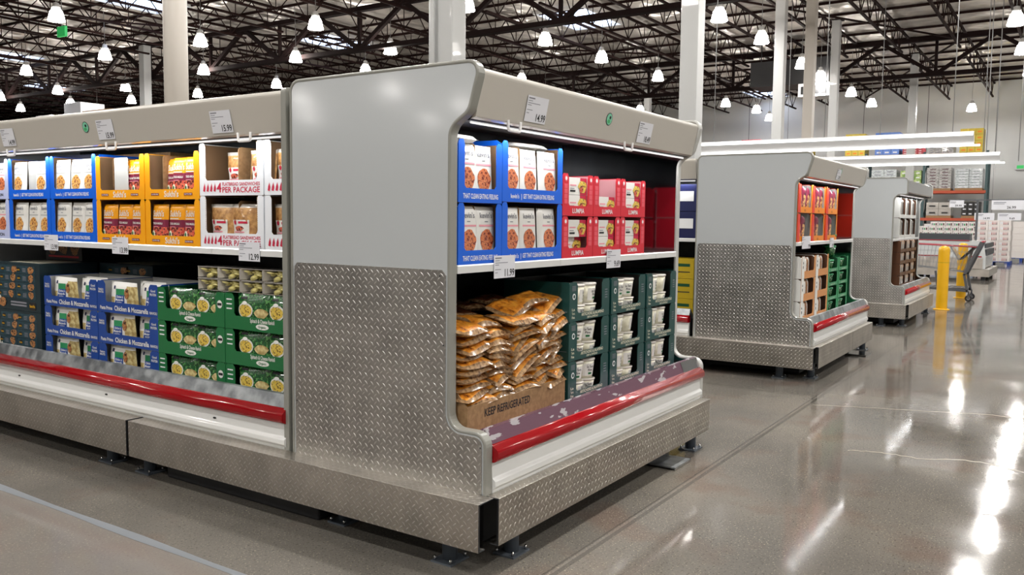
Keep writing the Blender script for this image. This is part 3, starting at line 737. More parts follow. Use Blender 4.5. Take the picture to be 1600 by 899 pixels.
# ---- white pouches with a picture of a bowl
def white_pouch(disc, line, name='stand_up_pouch'):
    t = thing(name, '', 'pouch')
    m = MB(); y = m.pillow(.164, .248, .036, lambda u, v, f: 'pouch_white', seed=1, e=6, lean=.05, y0=.0)
    part(m, 'bag', t)
    a = MB(); a.disc(0, .098, .050, .050, lambda x, z: y(x, z, .0015), disc, 22, lump=.12, seed=2); part(a, 'picture', t)
    l = MB(); l.text("kevin's", 0, .198, lambda x, z: y(x, z, .0015), .034, 'inkg', width=.09); l.quad(-.055, .055, .160, .168, lambda x, z: y(x, z, .0015), line)
    l.quad(-.012, .012, .180, .184, lambda x, z: y(x, z, .0015), 'inkg')
    part(l, 'lettering', t)
    return Proto(t)
wp_pasta = white_pouch('pasta_disc', 'grey_card'); wp_meat = white_pouch('meat_disc', 'pink')
def yellow_pouch():
    t = thing('stand_up_pouch', '', 'pouch'); m = MB()
    y = m.pillow(.150, .235, .034, lambda u, v, f: ('yellow' if v > .22 else 'plum' if v > -.15 else 'meat') if f else 'yellow', seed=4, e=6, lean=.05, nx=8, nz=16)
    part(m, 'bag', t); l = MB(); f = lambda x, z: y(x, z, .0015)
    l.text("Sukhi's", 0, .165, f, .05, 'pouch_white', width=.10); l.quad(-.05, .03, .150, .155, f, 'pouch_white'); l.text('TIKKA MASALA', -.005, .118, f, .018, 'pouch_white', width=.09)
    l.quad(-.05, 0, .104, .107, f, 'pink'); l.disc(-.045, .055, .018, .03, f, 'cream', 10); l.disc(-.047, .062, .009, .012, lambda x, z: y(x, z, .0025), 'green', 8)
    part(l, 'lettering', t); return Proto(t)
yp = yellow_pouch()
grey_div = Proto((lambda t: (part(MB().prism(rounded([(-.07, 0), (.07, 0), (.07, .25, .012), (-.07, .25, .012)], 3), 'y', 0, .004, 'grey_card'), 'board', t), t)[1])(thing('carton_divider', '', 'divider')))
kraft_div = Proto((lambda t: (part(MB().prism(rounded([(-.11, 0), (.11, 0), (.11, .255, .02), (-.11, .255, .02)], 3), 'x', 0, .004, 'kraft'), 'board', t), t)[1])(thing('carton_divider', '', 'divider')))

EAT = [("kevin's", -.165, .018, .028, 'white', .07), ('|', -.11, .018, .03, 'white', None), ('GET THAT CLEAN EATING FEELING', .045, .018, .03, 'white', .28)]
bt, _ = tray('blue_display_tray', .535, .275, .38, .062, 'blue', text=EAT)
blue = Proto(bt)
bt2, _ = tray('blue_display_tray', .325, .265, .38, .062, 'blue', text=[('THAT CLEAN EATING FEELING', 0, .018, .03, 'white', .26)])
blue_n = Proto(bt2)
yt, l = tray('yellow_display_tray', .505, .267, .38, .058, 'yellow', text=[("Sukhi's", 0, .014, .05, 'pouch_white', .135)])
yb = MB(); 
for s in (-1, 1): yb.quad(s*.155-.038, s*.155+.038, .022, .036, -.0042, 'plum'); yb.text('GLUTEN FREE', s*.155, .0255, -.0052, .010, 'pouch_white', width=.066)
part(yb, 'badge', yt)
yellow = Proto(yt)
CUP = .245   # usable width
# blue trays of the long case: centre Y, z
ZS = 1.287
def onleft(y, z, x=.2): return (x, y, z)
for (y, z, desc, pouches) in [
    (3.935, ZS, 'lower blue tray beside the lavender tray', (-.165, 0, .165)), (3.935, ZS+.276, 'upper blue tray beside the lavender tray', (-.165, .13)),
    (3.395, ZS, 'lower blue tray beside the yellow trays', (-.165, 0, .165)), (3.395, ZS+.276, 'upper blue tray beside the yellow trays', (-.165, .0, .165))]:
    blue.put(onleft(y, z), LEFT, desc+', holding white pouches')
    for i, u in enumerate(pouches):
        dx = .012 if i != 1 or len(pouches) == 2 else .022
        wp_pasta.put((.2+dx+.012, y-u, z+.004), LEFT, 'white pouch with bowl picture, '+seq(i, 3)+', '+desc, 'white pouches with a bowl picture')
    if len(pouches) == 2: grey_div.put((.24, y+.01, z+.004), LEFT, 'plain pale grey card between pouches in the '+desc)
    kraft_div.put((.40, y-.092, z+.004), LEFT, 'brown card divider in the '+desc)
    for i, u in enumerate(pouches):
        wp_pasta.put((.35, y-u-.01, z+.004), LEFT, 'white back-row pouch, '+seq(i, 3)+', '+desc, 'white pouches with a bowl picture')
# cream-blue tray at the picture edge
pt, _ = tray('pale_display_tray', .50, .275, .38, .062, 'blue_lav', text=[('TURMERIC & ONION', 0, .02, .03, 'ink', .36)])
pale = Proto(pt)
for z, l in ((ZS, 'lower'), (ZS+.276, 'upper')):
    pale.put(onleft(4.46, z), LEFT, l+' pale lavender display tray cut by the left picture edge')
    for i, u in enumerate((-.14, .14)):
        wp_meat.put((.22, 4.46-u, z+.004), LEFT, 'white pouch with orange picture, '+seq(i, 2)+' in the '+l+' pale lavender tray', 'white pouches with an orange bowl picture')
for (y, z, desc, pouches, grey) in [
    (2.875, ZS, 'lower left yellow tray', (-.15, 0, .15), None), (2.875, ZS+.268, 'upper left yellow tray', (-.06, .08, .16), -.02),
    (2.362, ZS, 'lower right yellow tray', (-.15, 0, .15), None), (2.362, ZS+.268, 'upper right yellow tray', (-.11, .02, .155), None)]:
    yellow.put(onleft(y, z), LEFT, desc+' of the long case, holding yellow and plum pouches')
    for i, u in enumerate(pouches):
        dd = (.022, .03, .026)[i] if z == ZS else (.10, .045, .03)[i]
        yp.put((.2+dd, y-u, z+.004), LEFT, 'yellow and plum pouch, '+seq(i, 3)+', '+desc, 'yellow and plum food pouches')
        if z == ZS: yp.put((.36, y-u, z+.004), LEFT, 'yellow and plum pouch in the back row, '+seq(i, 3)+', '+desc, 'yellow and plum food pouches')
    if grey is not None: grey_div.put((.222, y-grey, z+.004), LEFT, 'translucent pale card standing in the '+desc)
    kraft_div.put((.37, y+.17, z+.004), LEFT, 'brown card divider in the '+desc)
# ---- flatbread boxes
ft, _ = tray('flatbread_box', .525, .285, .38, .082, 'cardwhite', strip=.05, slope=False)
fl = MB()
for i in range(4):
    x = -.222+i*.030
    fl.add([(x-.010, -.0042, .024), (x+.006, -.0042, .020), (x+.011, -.0042, .040), (x+.004, -.0042, .066), (x-.006, -.0042, .045)], [(0, 1, 2, 3, 4)], 'crimson')
    fl.add([(x+.003, -.0044, .058), (x+.007, -.0044, .058), (x+.002, -.0044, .072)], [(0, 1, 2)], 'crimson')
fl.text('4', -.095, .018, -.0042, .072, 'crimson', width=.040); fl.text('FLATBREAD SANDWICHES', .085, .052, -.0042, .026, 'crimson', width=.305); fl.text('PER PACKAGE', .085, .016, -.0042, .042, 'crimson', width=.305)
part(fl, 'lettering', ft)
sd = MB()
for z0 in range(18):
    for s in (-1, 1): sd.add([(s*(.2625-.05), -.0032, .10+z0*.01), (s*(.2625-.045), -.0032, .105+z0*.01), (s*(.2625-.05), -.0032, .11+z0*.01)], [(0, 1, 2)], 'kraft_edge')
part(sd, 'serrated_edge', ft)
flat = Proto(ft)
ft2, _ = tray('flatbread_box', .36, .285, .38, .082, 'cardwhite', strip=.05, slope=False)
fl = MB()
for i in range(4):
    x = -.145+i*.030
    fl.add([(x-.010, -.0042, .024), (x+.006, -.0042, .020), (x+.011, -.0042, .040), (x+.004, -.0042, .066), (x-.006, -.0042, .045)], [(0, 1, 2, 3, 4)], 'crimson')
fl.text('4', -.018, .018, -.0042, .072, 'crimson', width=.040); fl.text('FLATBREAD', .09, .052, -.0042, .026, 'crimson', width=.15); fl.text('PER', .09, .016, -.0042, .042, 'crimson', width=.15)
part(fl, 'lettering', ft2); flat2 = Proto(ft2)
def bread():
    t = thing('flatbread_pack', '', 'sandwich pack'); m = MB()
    y = m.pillow(.20, .235, .05, lambda u, v, f: 'flatbread' if abs(u) < .88 and abs(v) < .80 else 'clear_edge', seed=7, wob=.12, e=3); part(m, 'bag', t)
    l = MB(); f = lambda x, z: y(x, z, .002)
    l.quad(-.075, .065, .075, .150, f, 'pouch_white'); f2 = lambda x, z: y(x, z, .003)
    l.quad(-.02, .055, .130, .142, f2, 'crimson'); l.disc(-.05, .135, .012, .012, f2, 'crimson', 10); l.disc(-.015, .104, .038, .014, f2, 'meat', 9, lump=.5); l.quad(-.065, .03, .080, .088, f2, 'pink')
    part(l, 'label_sticker', t); return Proto(t)
bp_ = bread()
for (y, z, desc, P, items) in [
    (1.840, ZS, 'lower flatbread box, fully visible', flat, ((-.13, .03, .0), (-.05, .07, .12), (.05, .03, -.03), (.13, .09, .0))), (1.840, ZS+.287, 'upper flatbread box, fully visible', flat, ((-.06, .09, .55), (.185, .05, .05))),
    (1.387, ZS, 'lower flatbread box beside the end panel', flat2, ((-.06, .03, .05), (.05, .05, -.05))), (1.387, ZS+.287, 'upper flatbread box beside the end panel', flat2, ((-.05, .04, .35), (.05, .07, .05)))]:
    P.put(onleft(y, z), LEFT, desc+', white with red lettering')
    for i, (u, dy, tilt) in enumerate(items):
        bp_.put((.2+dy+.02, y-u, z+.006), (0, tilt, LEFT) if False else (tilt*.0, 0, LEFT), 'wrapped flatbread sandwich, '+seq(i, 4)+' in the '+desc, 'wrapped flatbread sandwiches')
        col_obj = bpy.context
    if P is flat: kraft_div.put((.335, y-.03, z+.004), LEFT, 'rounded brown card divider in the '+desc)
# ---- blue trays on the end case
ZE = 1.265
for (P, x, z, desc, pouches) in [(blue_n, .222, ZE, 'lower narrow blue tray of the end case', (-.065, .08)), (blue_n, .222, ZE+.277-.01, 'upper narrow blue tray of the end case', (-.08, .055)),
                              (blue, .655, ZE, 'lower wide blue tray of the end case', (-.165, 0, .165)), (blue, .655, ZE+.277, 'upper wide blue tray of the end case', (-.17, .0, .165))]:
    P.put((x, .2, z), 0, desc+', holding white pouches')
    for i, u in enumerate(pouches):
        wp_meat.put((x+u, .22+(.014 if i == 1 else .004), z+.004), 0, 'white meat-picture pouch, '+seq(i, 3)+', '+desc, 'white pouches with a meat picture')
    kraft_div.put((x+(-.087 if P is blue else -.01), .335, z+.004), 0, 'brown card divider in the '+desc)
for i, (x, y, r_) in enumerate([(.13, .26, 0), (.80, .30, .15), (.66, .31, -.2)]):
    wp_meat.put((x, y-.06, ZE+(.545 if i else .536)), (R(-84), 0, r_), ['white pouch lying flat on the narrow blue tray, beside the white panel', 'white pouch lying flat on the wide blue tray, its right side', 'white pouch lying flat on the wide blue tray, its left side'][i], 'white pouches with a meat picture')
# ---- red cartons
M('palepink', '#dca3a9', .5)
def red_carton():
    t, _ = tray('red_display_carton', .325, .215, .36, .052, 'redbox', strip=.062, text=[('LUMPIA', 0, .015, .034, 'white', .125)], front='redbox', inner='palepink')
    p = MB()
    for s in (-1, 1):
        p.disc(s*.131, .19, .017, .017, -.0042, 'pinkred', 14); p.disc(s*.131, .19, .010, .010, -.0048, 'white', 10)
        for k in range(4): p.quad(s*.131-.017, s*.131+.017, .062+k*.026, .085+k*.026, -.0040, 'pinkred')
    part(p, 'printed_pattern', t); return Proto(t)
rc = red_carton()
def lumpia_pack():
    t = thing('frozen_roll_pack', '', 'food box'); m = MB().box(-.10, .10, 0, .13, 0, .088, 'pouch_white'); part(m, 'carton', t)
    l = MB(); l.quad(0.03, .10, 0, .088, -.0008, 'crimson'); l.disc(.052, .044, .042, .032, -.0018, 'yellowfood', 12, lump=.5); l.disc(.04, .03, .02, .02, -.0026, 'meat', 9, lump=.6); l.quad(-.075, -.01, .045, .052, -.0012, 'pink'); l.quad(-.075, -.03, .030, .034, -.0012, 'inkg'); l.quad(-.075, -.02, .014, .024, -.0012, 'ink')
    part(l, 'printed_front', t); return Proto(t)
lpk = lumpia_pack()
for ci, x in enumerate((1.090, 1.418, 1.746)):
    for ri, z in enumerate((ZE, ZE+.218)):
        d = ['left', 'middle', 'right'][ci]+' red carton of the '+['lower', 'upper'][ri]+' row'
        rc.put((x, .2, z), 0, d+' on the end case shelf')
        if ci == 2: rc.put((x, .585, z), 0, 'red carton in the back row, mirrored in the steel end, '+['lower', 'upper'][ri]+' one')
        for k in range(2):
            if (ci, ri, k) == (1, 1, 1): continue
            lpk.put((x, .206+(.03 if (ci, ri, k) == (0, 0, 0) else 0), z+.020+k*.090+(.0)), 0, ['lower', 'upper'][k]+' white and red food box inside the '+d, 'white and red boxes inside the red cartons')

# ---- lower deck of the long case
ZL, XL = .475, .155
mt = [("Pasta Prima", -.215, .018, .030, 'pouch_white', .13), ('Chicken & Mozzarella', .045, .017, .042, 'pouch_white', .345), ('RAVIOLI', .268, .018, .022, 'pouch_white', .07)]
nt_, _ = tray('blue_ravioli_box', .62, .193, .38, .066, 'navy', strip=.085, text=mt, inner='grey_card')
lb = MB()
lb.text('Ready in', -.268, .135, -.0042, .018, 'pouch_white', .05); lb.text('MINUTES', -.268, .118, -.0042, .018, 'pouch_white', .055); lb.text('Good', .268, .150, -.0042, .02, 'pouch_white', .045); lb.text('PROTEIN', .268, .128, -.0042, .02, 'pouch_white', .06)
part(lb, 'side_lettering', nt_); navyb = Proto(nt_)
def chick():
    t = thing('pasta_bag', '', 'pasta bag'); m = MB()
    y = m.pillow(.27, .183, .05, lambda u, v, f: ('palepasta' if (u > .25 or (u < -.55 and v < 0)) and abs(v) < .85 and abs(u) < .95 else 'pouch_white') if f else 'pouch_white', seed=9, wob=.1, nx=12, nz=8); part(m, 'bag', t)
    l = MB(); f = lambda x, z: y(x, z, .002); f2 = lambda x, z: y(x, z, .0032)
    l.quad(-.06, .025, .050, .105, f, 'navy'); l.quad(-.06, .025, .105, .142, f, 'green2'); l.text('Chicken &', -.018, .088, f2, .018, 'pouch_white', .07); l.text('Mozzarella', -.018, .070, f2, .018, 'pouch_white', .07); l.text('RAVIOLI', -.018, .055, f2, .012, 'pouch_white', .045)
    l.disc(.050, .115, .022, .034, f, 'meal', 14); l.quad(-.085, -.068, .14, .16, f2, 'navydark')
    part(l, 'printed_label', t); return Proto(t)
M('green2', '#2f8d5a', .4)
ck = chick()
for ci, y in enumerate((3.385, 2.76)):
    for ri in range(3):
        z = ZL+.195*ri; d = ['left', 'right'][ci]+' blue ravioli box, '+['bottom', 'middle', 'top'][ri]+' of its stack'
        navyb.put((XL, y, z), LEFT, d+' in the long case')
        for i, u in enumerate((-.12, .15)):
            ck.put((XL+.045+(.0 if i == 0 else .03), y-u-(.03 if ci and ri == 2 else 0), z+.005), LEFT, 'white and blue pasta bag, '+['left', 'right'][i]+' one in '+d.replace(' of its stack', ''), 'pasta bags in the blue boxes')
        ck.put((XL+.18, y, z+.005), LEFT, 'back white pasta bag in '+d.replace(' of its stack', ''), 'pasta bags in the blue boxes')
gt, _ = tray('green_ravioli_box', .60, .190, .38, .072, 'green', strip=.075, text=[('Spinach & Cheese Ravioli', .0, .045, .030, 'pouch_white', .19)], inner='greendark', slope=False)
gb = MB(); gb.disc(0, .026, .050, .015, -.0042, 'pouch_white', 20); gb.text('Organic', 0, .020, -.0052, .018, 'green', .06)
gb.disc(.262, .125, .022, .022, -.0042, 'pouch_white', 16); gb.quad(.244, .28, .118, .132, -.0052, 'ink')
for z in (.155, .130, .105): gb.quad(-.285, -.240, z, z+.007, -.0042, 'white')
part(gb, 'badge', gt); greenb = Proto(gt)
def greenbag():
    t = thing('ravioli_bag', '', 'ravioli bag'); m = MB()
    y = m.pillow(.25, .184, .045, lambda u, v, f: 'leafy' if f else 'green', seed=11, wob=.08, nx=10, nz=8); part(m, 'bag', t)
    l = MB(); f = lambda x, z: y(x, z, .002); f2 = lambda x, z: y(x, z, .0035); f3 = lambda x, z: y(x, z, .005)
    l.disc(-.045, .098, .060, .042, f, 'pouch_white', 18); l.disc(-.045, .098, .050, .034, f2, 'yellowfood', 14, lump=.2); l.disc(.070, .088, .042, .026, f, 'palepasta', 12, lump=.3); l.disc(-.045, .138, .020, .010, f3, 'pouch_white', 10)
    l.quad(-.085, -.035, .158, .170, f, 'ink'); part(l, 'printed_picture', t); return Proto(t)
gbp = greenbag()
for ci, y in enumerate((2.15, 1.545)):
    for ri in range(3):
        z = ZL+.192*ri; d = ['left', 'right'][ci]+' green ravioli box, '+['bottom', 'middle', 'top'][ri]+' of its stack'
        greenb.put((XL, y, z), LEFT, d+' in the long case')
        for i, u in enumerate((-.105, .125)):
            gbp.put((XL+.035+i*.012, y-u, z+.006), LEFT, 'green ravioli bag, '+['left', 'right'][i]+' one in '+d.replace(' of its stack', ''), 'green bags in the green boxes')
def clam():
    t = thing('ravioli_tub', '', 'pasta tray'); m = MB()
    m.box(-.085, .085, 0, .13, .0, .0015, 'clear_edge'); m.box(-.087, .087, -.002, .132, .0622, .064, 'clear_edge')
    for s in (-1, 1): m.box(s*.0845-.0005, s*.0845+.0005, 0, .13, .004, .060, 'clear_edge')
    part(m, 'clear_tray', t); rn = random.Random(5); r_ = MB()
    for k in range(26):
        cx, cy, cz = rn.uniform(-.058, .058), rn.uniform(.016, .10), rn.uniform(.014, .050); a = rn.uniform(0, 3); tl = rn.uniform(-.6, .6)
        ax = Vector((math.cos(a), math.sin(a), tl*.5)); bx_ = Vector((-math.sin(a), math.cos(a), tl)); nrm = ax.cross(bx_).normalized()
        vs = [Vector((cx, cy, cz))+nrm*.008]+[Vector((cx, cy, cz))+ax*.026*math.cos(q)+bx_*.022*math.sin(q) for q in np.arange(0, 6.2, .7)]
        vs.append(Vector((cx, cy, cz))-nrm*.008); n = len(vs)-2
        r_.add(vs, [(0, 1+i, 1+(i+1) % n) for i in range(n)]+[(n+1, 1+(i+1) % n, 1+i) for i in range(n)], 'ravioli', True)
    o = part(r_, 'ravioli', t); o['kind'] = 'stuff'; return Proto(t)
cl = clam()
for ri in range(2):
    for i in range(5):
        cl.put((XL+.03+.004*i, 2.03-.178*i, ZL+.192*3+.001+ri*.067), LEFT, 'clear tray of pale ravioli, '+seq(i, 5)+' in the '+['lower', 'upper'][ri]+' row on the green boxes', 'clear ravioli trays')
# ---- dark meal cartons
def darkcarton():
    t = thing('dark_meal_carton', '', 'display box'); m = MB().box(-.31, .31, 0, .40, 0, .325, 'darkbox')
    part(m, 'box_body', t); a = MB()
    for c in range(2):
        for r in range(4):
            x = -.26+c*.265+(.05*(3-r)/3 if c == 0 else 0); z = .085+(3-r)*.057
            a.quad(x-.01, x+.245, z, z+.052, -.0012, 'darkbox2'); a.disc(x+.19, z+.026, .038, .026, -.0024, 'meal', 9, lump=.4, seed=r)
            a.disc(x+.035, z+.026, .022, .014, -.0024, 'charcoal', 12); a.text('beecha', x+.035, z+.020, -.0034, .016, 'bollard', .036)
            for q in range(3): a.quad(x+.085, x+.13, z+.012+q*.010, z+.016+q*.010, -.0024, 'inkg')
    a.disc(-.255, .09, .016, .05, -.0022, 'cream', 10); a.disc(-.22, .06, .014, .035, -.0022, 'cream', 10); a.disc(-.19, .05, .045, .035, -.0030, 'meal', 10, lump=.4)
    for q in range(2): a.quad(-.08, .13, .030+q*.020, .042+q*.020, -.0012, 'inkg')
    a.prism(rounded([(.17, .012, .012), (.25, .012, .012), (.25, .065, .012), (.17, .065, .012)], 3), 'y', -.003, 0, 'charcoal'); a.text('beecha', .21, .030, -.0042, .03, 'bollard', .066)
    part(a, 'printed_front', t)
    tp = MB().box(-.2, .2, .06, .34, .325, .3262, 'cream'); part(tp, 'top_print', t); return Proto(t)
M('darkbox2', '#24404a', .35)
dk = darkcarton()
for y, z, dx, l in [(4.06, ZL, 0, 'lower dark blue meal carton left of the blue ravioli boxes'), (4.06, ZL+.327, 0, 'upper dark blue meal carton left of the blue ravioli boxes'), (3.41, ZL, .40, 'dark meal carton hidden behind the blue ravioli boxes, lower'), (3.41, ZL+.327, .40, 'dark meal carton behind the blue ravioli boxes, showing over them')]:
    dk.put((XL+dx, y, z), LEFT, l)
def redblack():
    t = thing('black_meal_carton', '', 'display box'); part(MB().box(-.24, .24, 0, .4, 0, .19, 'charcoal'), 'box_body', t)
    a = MB()
    for c in range(3): a.disc(-.15+c*.15, .10, .06, .06, -.0014, 'meal', 12, lump=.3, seed=c)
    a.quad(-.2, .2, .02, .034, -.0014, 'redbox'); part(a, 'printed_front', t); return Proto(t)
rb = redblack()
for k in range(3): rb.put((XL, 4.60, ZL+.191*k), LEFT, ['bottom', 'middle', 'top'][k]+' black carton with food pictures at the left picture edge')
rb.put((.52, 4.12, ZL+.655), LEFT, 'black and red carton low under the shelf at the left picture edge')
# navy cartons behind the blue trays under the canopy
tag(MB().box(.60, .98, 3.75, 4.4, ZS, ZS+.60, 'navydark').build('navy_carton'), 'dark navy carton behind the pale and blue trays', 'carton')
tag(MB().box(.60, .98, 2.95, 3.70, ZS, ZS+.585, 'kraft').build('brown_carton'), 'brown carton behind the upper blue tray', 'carton')

# ---- lower deck of the end case
ZD, YE = .535, .155
def printed_carton(w_, h, txt):
    t = thing('brown_shipping_carton', '', 'carton'); hw = w_/2; m = MB(); k = .005; d = .40
    m.box(-hw, hw, 0, d, 0, k, 'kraft'); m.box(-hw, hw, 0, k, k, h, 'kraft'); m.box(-hw, hw, d-k, d, k, h+.1, 'kraft')
    for s in (-1, 1):
        x0, x1 = (hw-k, hw) if s > 0 else (-hw, -hw+k)
        m.prism([(k, k), (d-k, k), (d-k, h+.12), (.10, h+.10), (k, h if s < 0 and txt else h+.0)], 'x', x0, x1, 'kraft')
    part(m, 'box_body', t)
    if txt:
        l = MB(); l.text(txt, .01, .065, -.0012, .05, 'ink', width=.37); part(l, 'lettering', t)
    return t
c1 = printed_carton(.60, .128, 'KEEP REFRIGERATED'); c1.location = (.365, YE-.01, ZD); c1['label'] = 'open brown carton printed in black capitals, full of golden pouches'
c2 = printed_carton(.235, .128, ''); c2.location = (.80, YE+.006, ZD); c2['label'] = 'plain narrow brown carton beside the printed one'
def golden(name, core, seed, w_=.225, h=.165, d=.044):
    t = thing('vacuum_pouch', '', 'food pouch'); m = MB()
    m.pillow(w_, h, d, lambda u, v, f: core if abs(u) < .92 and abs(v) < .90 else 'film', seed=seed, wob=.16, nx=14, nz=10, e=3, z0=-h/2); part(m, 'sealed_bag', t)
    return Proto(t)
gps = [golden('g', 'glazed', 21), golden('g', 'glazed', 22, .20, .16, .05), golden('g', 'glazed', 23, .24, .17, .038)]
gd = golden('g', 'glazed_shade', 24, .25, .18, .045)
rn = random.Random(8)
def lay(P, x, y, z, rx, ry, rz, l):
    P.put((x, y, z), (R(90+rx), R(ry), R(rz)), l, 'golden vacuum pouches piled in the brown cartons')
cols = [(.175, .135), (.37, .14), (.56, .145)]
def orient(P, x, y, z, pitch, roll, yaw, l):
    # lying flat: bag's front face up
    m = Matrix.Rotation(R(yaw), 4, 'Z') @ Matrix.Rotation(R(roll), 4, 'Y') @ Matrix.Rotation(R(-90+pitch), 4, 'X')
    e = m.to_euler(); P.put((x, y, z), tuple(e), l, 'golden vacuum pouches piled in the brown cartons')
n = 0
for layer in range(10):
    z = .665+layer*.0345
    for ci, (x, sx_) in enumerate(cols):
        if layer > 8 and ci < 2: continue
        if layer == 9 and ci == 0: continue
        tilt = rn.uniform(-6, 6)
        if 3 <= layer <= 6 and ci == 2: tilt = -24+rn.uniform(-5, 5)
        if 4 <= layer <= 5 and ci == 1: tilt = 12
        orient(gps[n % 3], x+rn.uniform(-.018, .018), .245+rn.uniform(-.018, .012)+.005*layer*.3, z+(.012 if ci == 2 else 0), rn.uniform(4, 12), tilt, rn.uniform(-12, 12),
               'golden glazed pouch in layer %s from the bottom, %s column over the printed carton' % (ORD[layer], ['left', 'middle', 'right'][ci])); n += 1
for layer in range(10):
    z = .655+layer*.037
    for ci, x in enumerate((.745, .865)):
        orient(gps[n % 3], x+rn.uniform(-.012, .012), .25+rn.uniform(-.02, .012), z, rn.uniform(2, 14), -14*(1 if layer > 3 else .3)+rn.uniform(-7, 7), rn.uniform(-20, 20), 'golden glazed pouch in layer %s from the bottom, %s column over the plain brown carton' % (ORD[layer], ['left', 'right'][ci])); n += 1
for (x, y, z, r1, r2, r3, l) in [(.15, .24, .985, 10, 4, 5, 'golden pouch on top of the pile beside the end panel'), (.32, .28, .995, 12, 2, -8, 'golden pouch on top of the pile, second from the panel'), (.50, .24, .985, 8, 8, 14, 'golden pouch on top of the pile in its middle'),
                              (.60, .30, 1.035, 14, -8, 10, 'large golden pouch high on the pile, left of the top one'), (.74, .29, 1.065, 12, -10, -14, 'golden pouch at the very top of the pile'), (.86, .27, 1.045, 10, -18, 8, 'golden pouch leaning against the green cartons at the top')]:
    orient(gps[n % 3], x, y, z, r1, r2, r3, l); n += 1
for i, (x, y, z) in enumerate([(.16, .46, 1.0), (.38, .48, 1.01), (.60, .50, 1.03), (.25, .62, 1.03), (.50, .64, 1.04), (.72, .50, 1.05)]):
    orient(gd, x, y, z, 4, rn.uniform(-8, 8), rn.uniform(-20, 20), 'golden pouch coloured dark for the shade at the back of the pile, '+ORD[i]+' of six')
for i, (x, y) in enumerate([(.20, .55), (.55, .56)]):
    t_ = printed_carton(.33, .40, ''); t_.location = (x+.02, .545, ZD); t_.scale = (1, 1, .78); t_['label'] = 'brown carton behind the golden pouches, '+['left', 'right'][i]; tag(t_, cat='carton')
# ---- green dip cartons with tubs
tt, _ = tray('teal_dip_carton', .44, .202, .40, .040, 'teal', strip=.085, text=[('ARTICHOKE & JALAPENO', .03, .022, .022, 'cream', .25), ('DIP & SPREAD', .03, .006, .014, 'cream', .12)], inner='charcoal', slope=False)
tl = MB(); tl.disc(-.175, .128, .016, .016, -.0042, 'white', 14); tl.disc(-.175, .128, .010, .010, -.0050, 'teal', 10)
for k in range(3): tl.text(('La', 'Terra', 'Fina')[k], -.180, .055-k*.020, -.0042, .018, 'cream', .030)
for k in range(4): tl.quad(-.195, -.155, .158+k*.007, .161+k*.007, -.0042, 'inkg'); tl.quad(.165, .195, .10+k*.014, .105+k*.014, -.0042, 'inkg')
part(tl, 'badge', tt)
fv = MB(); fv.box(-.2215, -.22, .01, .39, .05, .052, 'inkg'); part(fv, 'fold_line', tt)
dip = Proto(tt)
def tub(name, r, h):
    t = thing('dip_tub', '', 'tub')
    part(MB().lathe([(r*.82, 0), (r, h*.86)], 'cream', n=18), 'cup', t)
    part(MB().lathe([(r*1.04, h*.86), (r*1.07, h*.90), (r*1.07, h*.97), (r*.95, h)], 'clear_edge', n=18), 'lid', t)
    l = MB()
    for a0 in np.arange(-2.4, -.9, .3):
        a1 = a0+.3; P0 = lambda a, z: ((r*(.82+.18*z/(h*.86))+.0008)*math.cos(a), (r*(.82+.18*z/(h*.86))+.0008)*math.sin(a), z)
        l.add([P0(a0, .012), P0(a1, .012), P0(a1, h*.72), P0(a0, h*.72)], [(0, 1, 2, 3)], 'pouch_white')
    f = lambda x, z: -(r*(.82+.18*z/(h*.86))**1)*math.sqrt(max(.1, 1-(x/r)**2))-.0022
    l.text('La Terra', 0, h*.52, f, .018, 'ink', .045); l.text('Fina', 0, h*.36, f, .016, 'ink', .03); l.quad(-.012, .012, h*.18, h*.28, f, 'green')
    part(l, 'label_sticker', t); return Proto(t)
tb1, tb2 = tub('dip_tub', .062, .108), tub('dip_tub', .060, .074)
for ci, x in enumerate((1.155, 1.62, 2.085)):
    dx = (0, .0, .0)[ci]
    for ri in range(3):
        z = ZD+.204*ri; d = ['bottom', 'middle', 'top'][ri]+' green dip carton of the '+['left', 'middle', 'right'][ci]+' stack'
        dip.put((x+dx, YE, z), 0, d)
        for k, (u, P, zz) in enumerate([(-.078, tb2, .004), (.052, tb2, .004), (-.078, tb1, .080), (.052, tb1, .080)]):
            P.put((x+u+.018, YE+.067+.002*k, z+zz), (0, 0, rn.uniform(-.7, .7)), 'cream dip tub, %s %s, in the %s' % (('lower', 'lower', 'upper', 'upper')[k], ('left', 'right', 'left', 'right')[k], d), 'dip tubs in the green cartons')
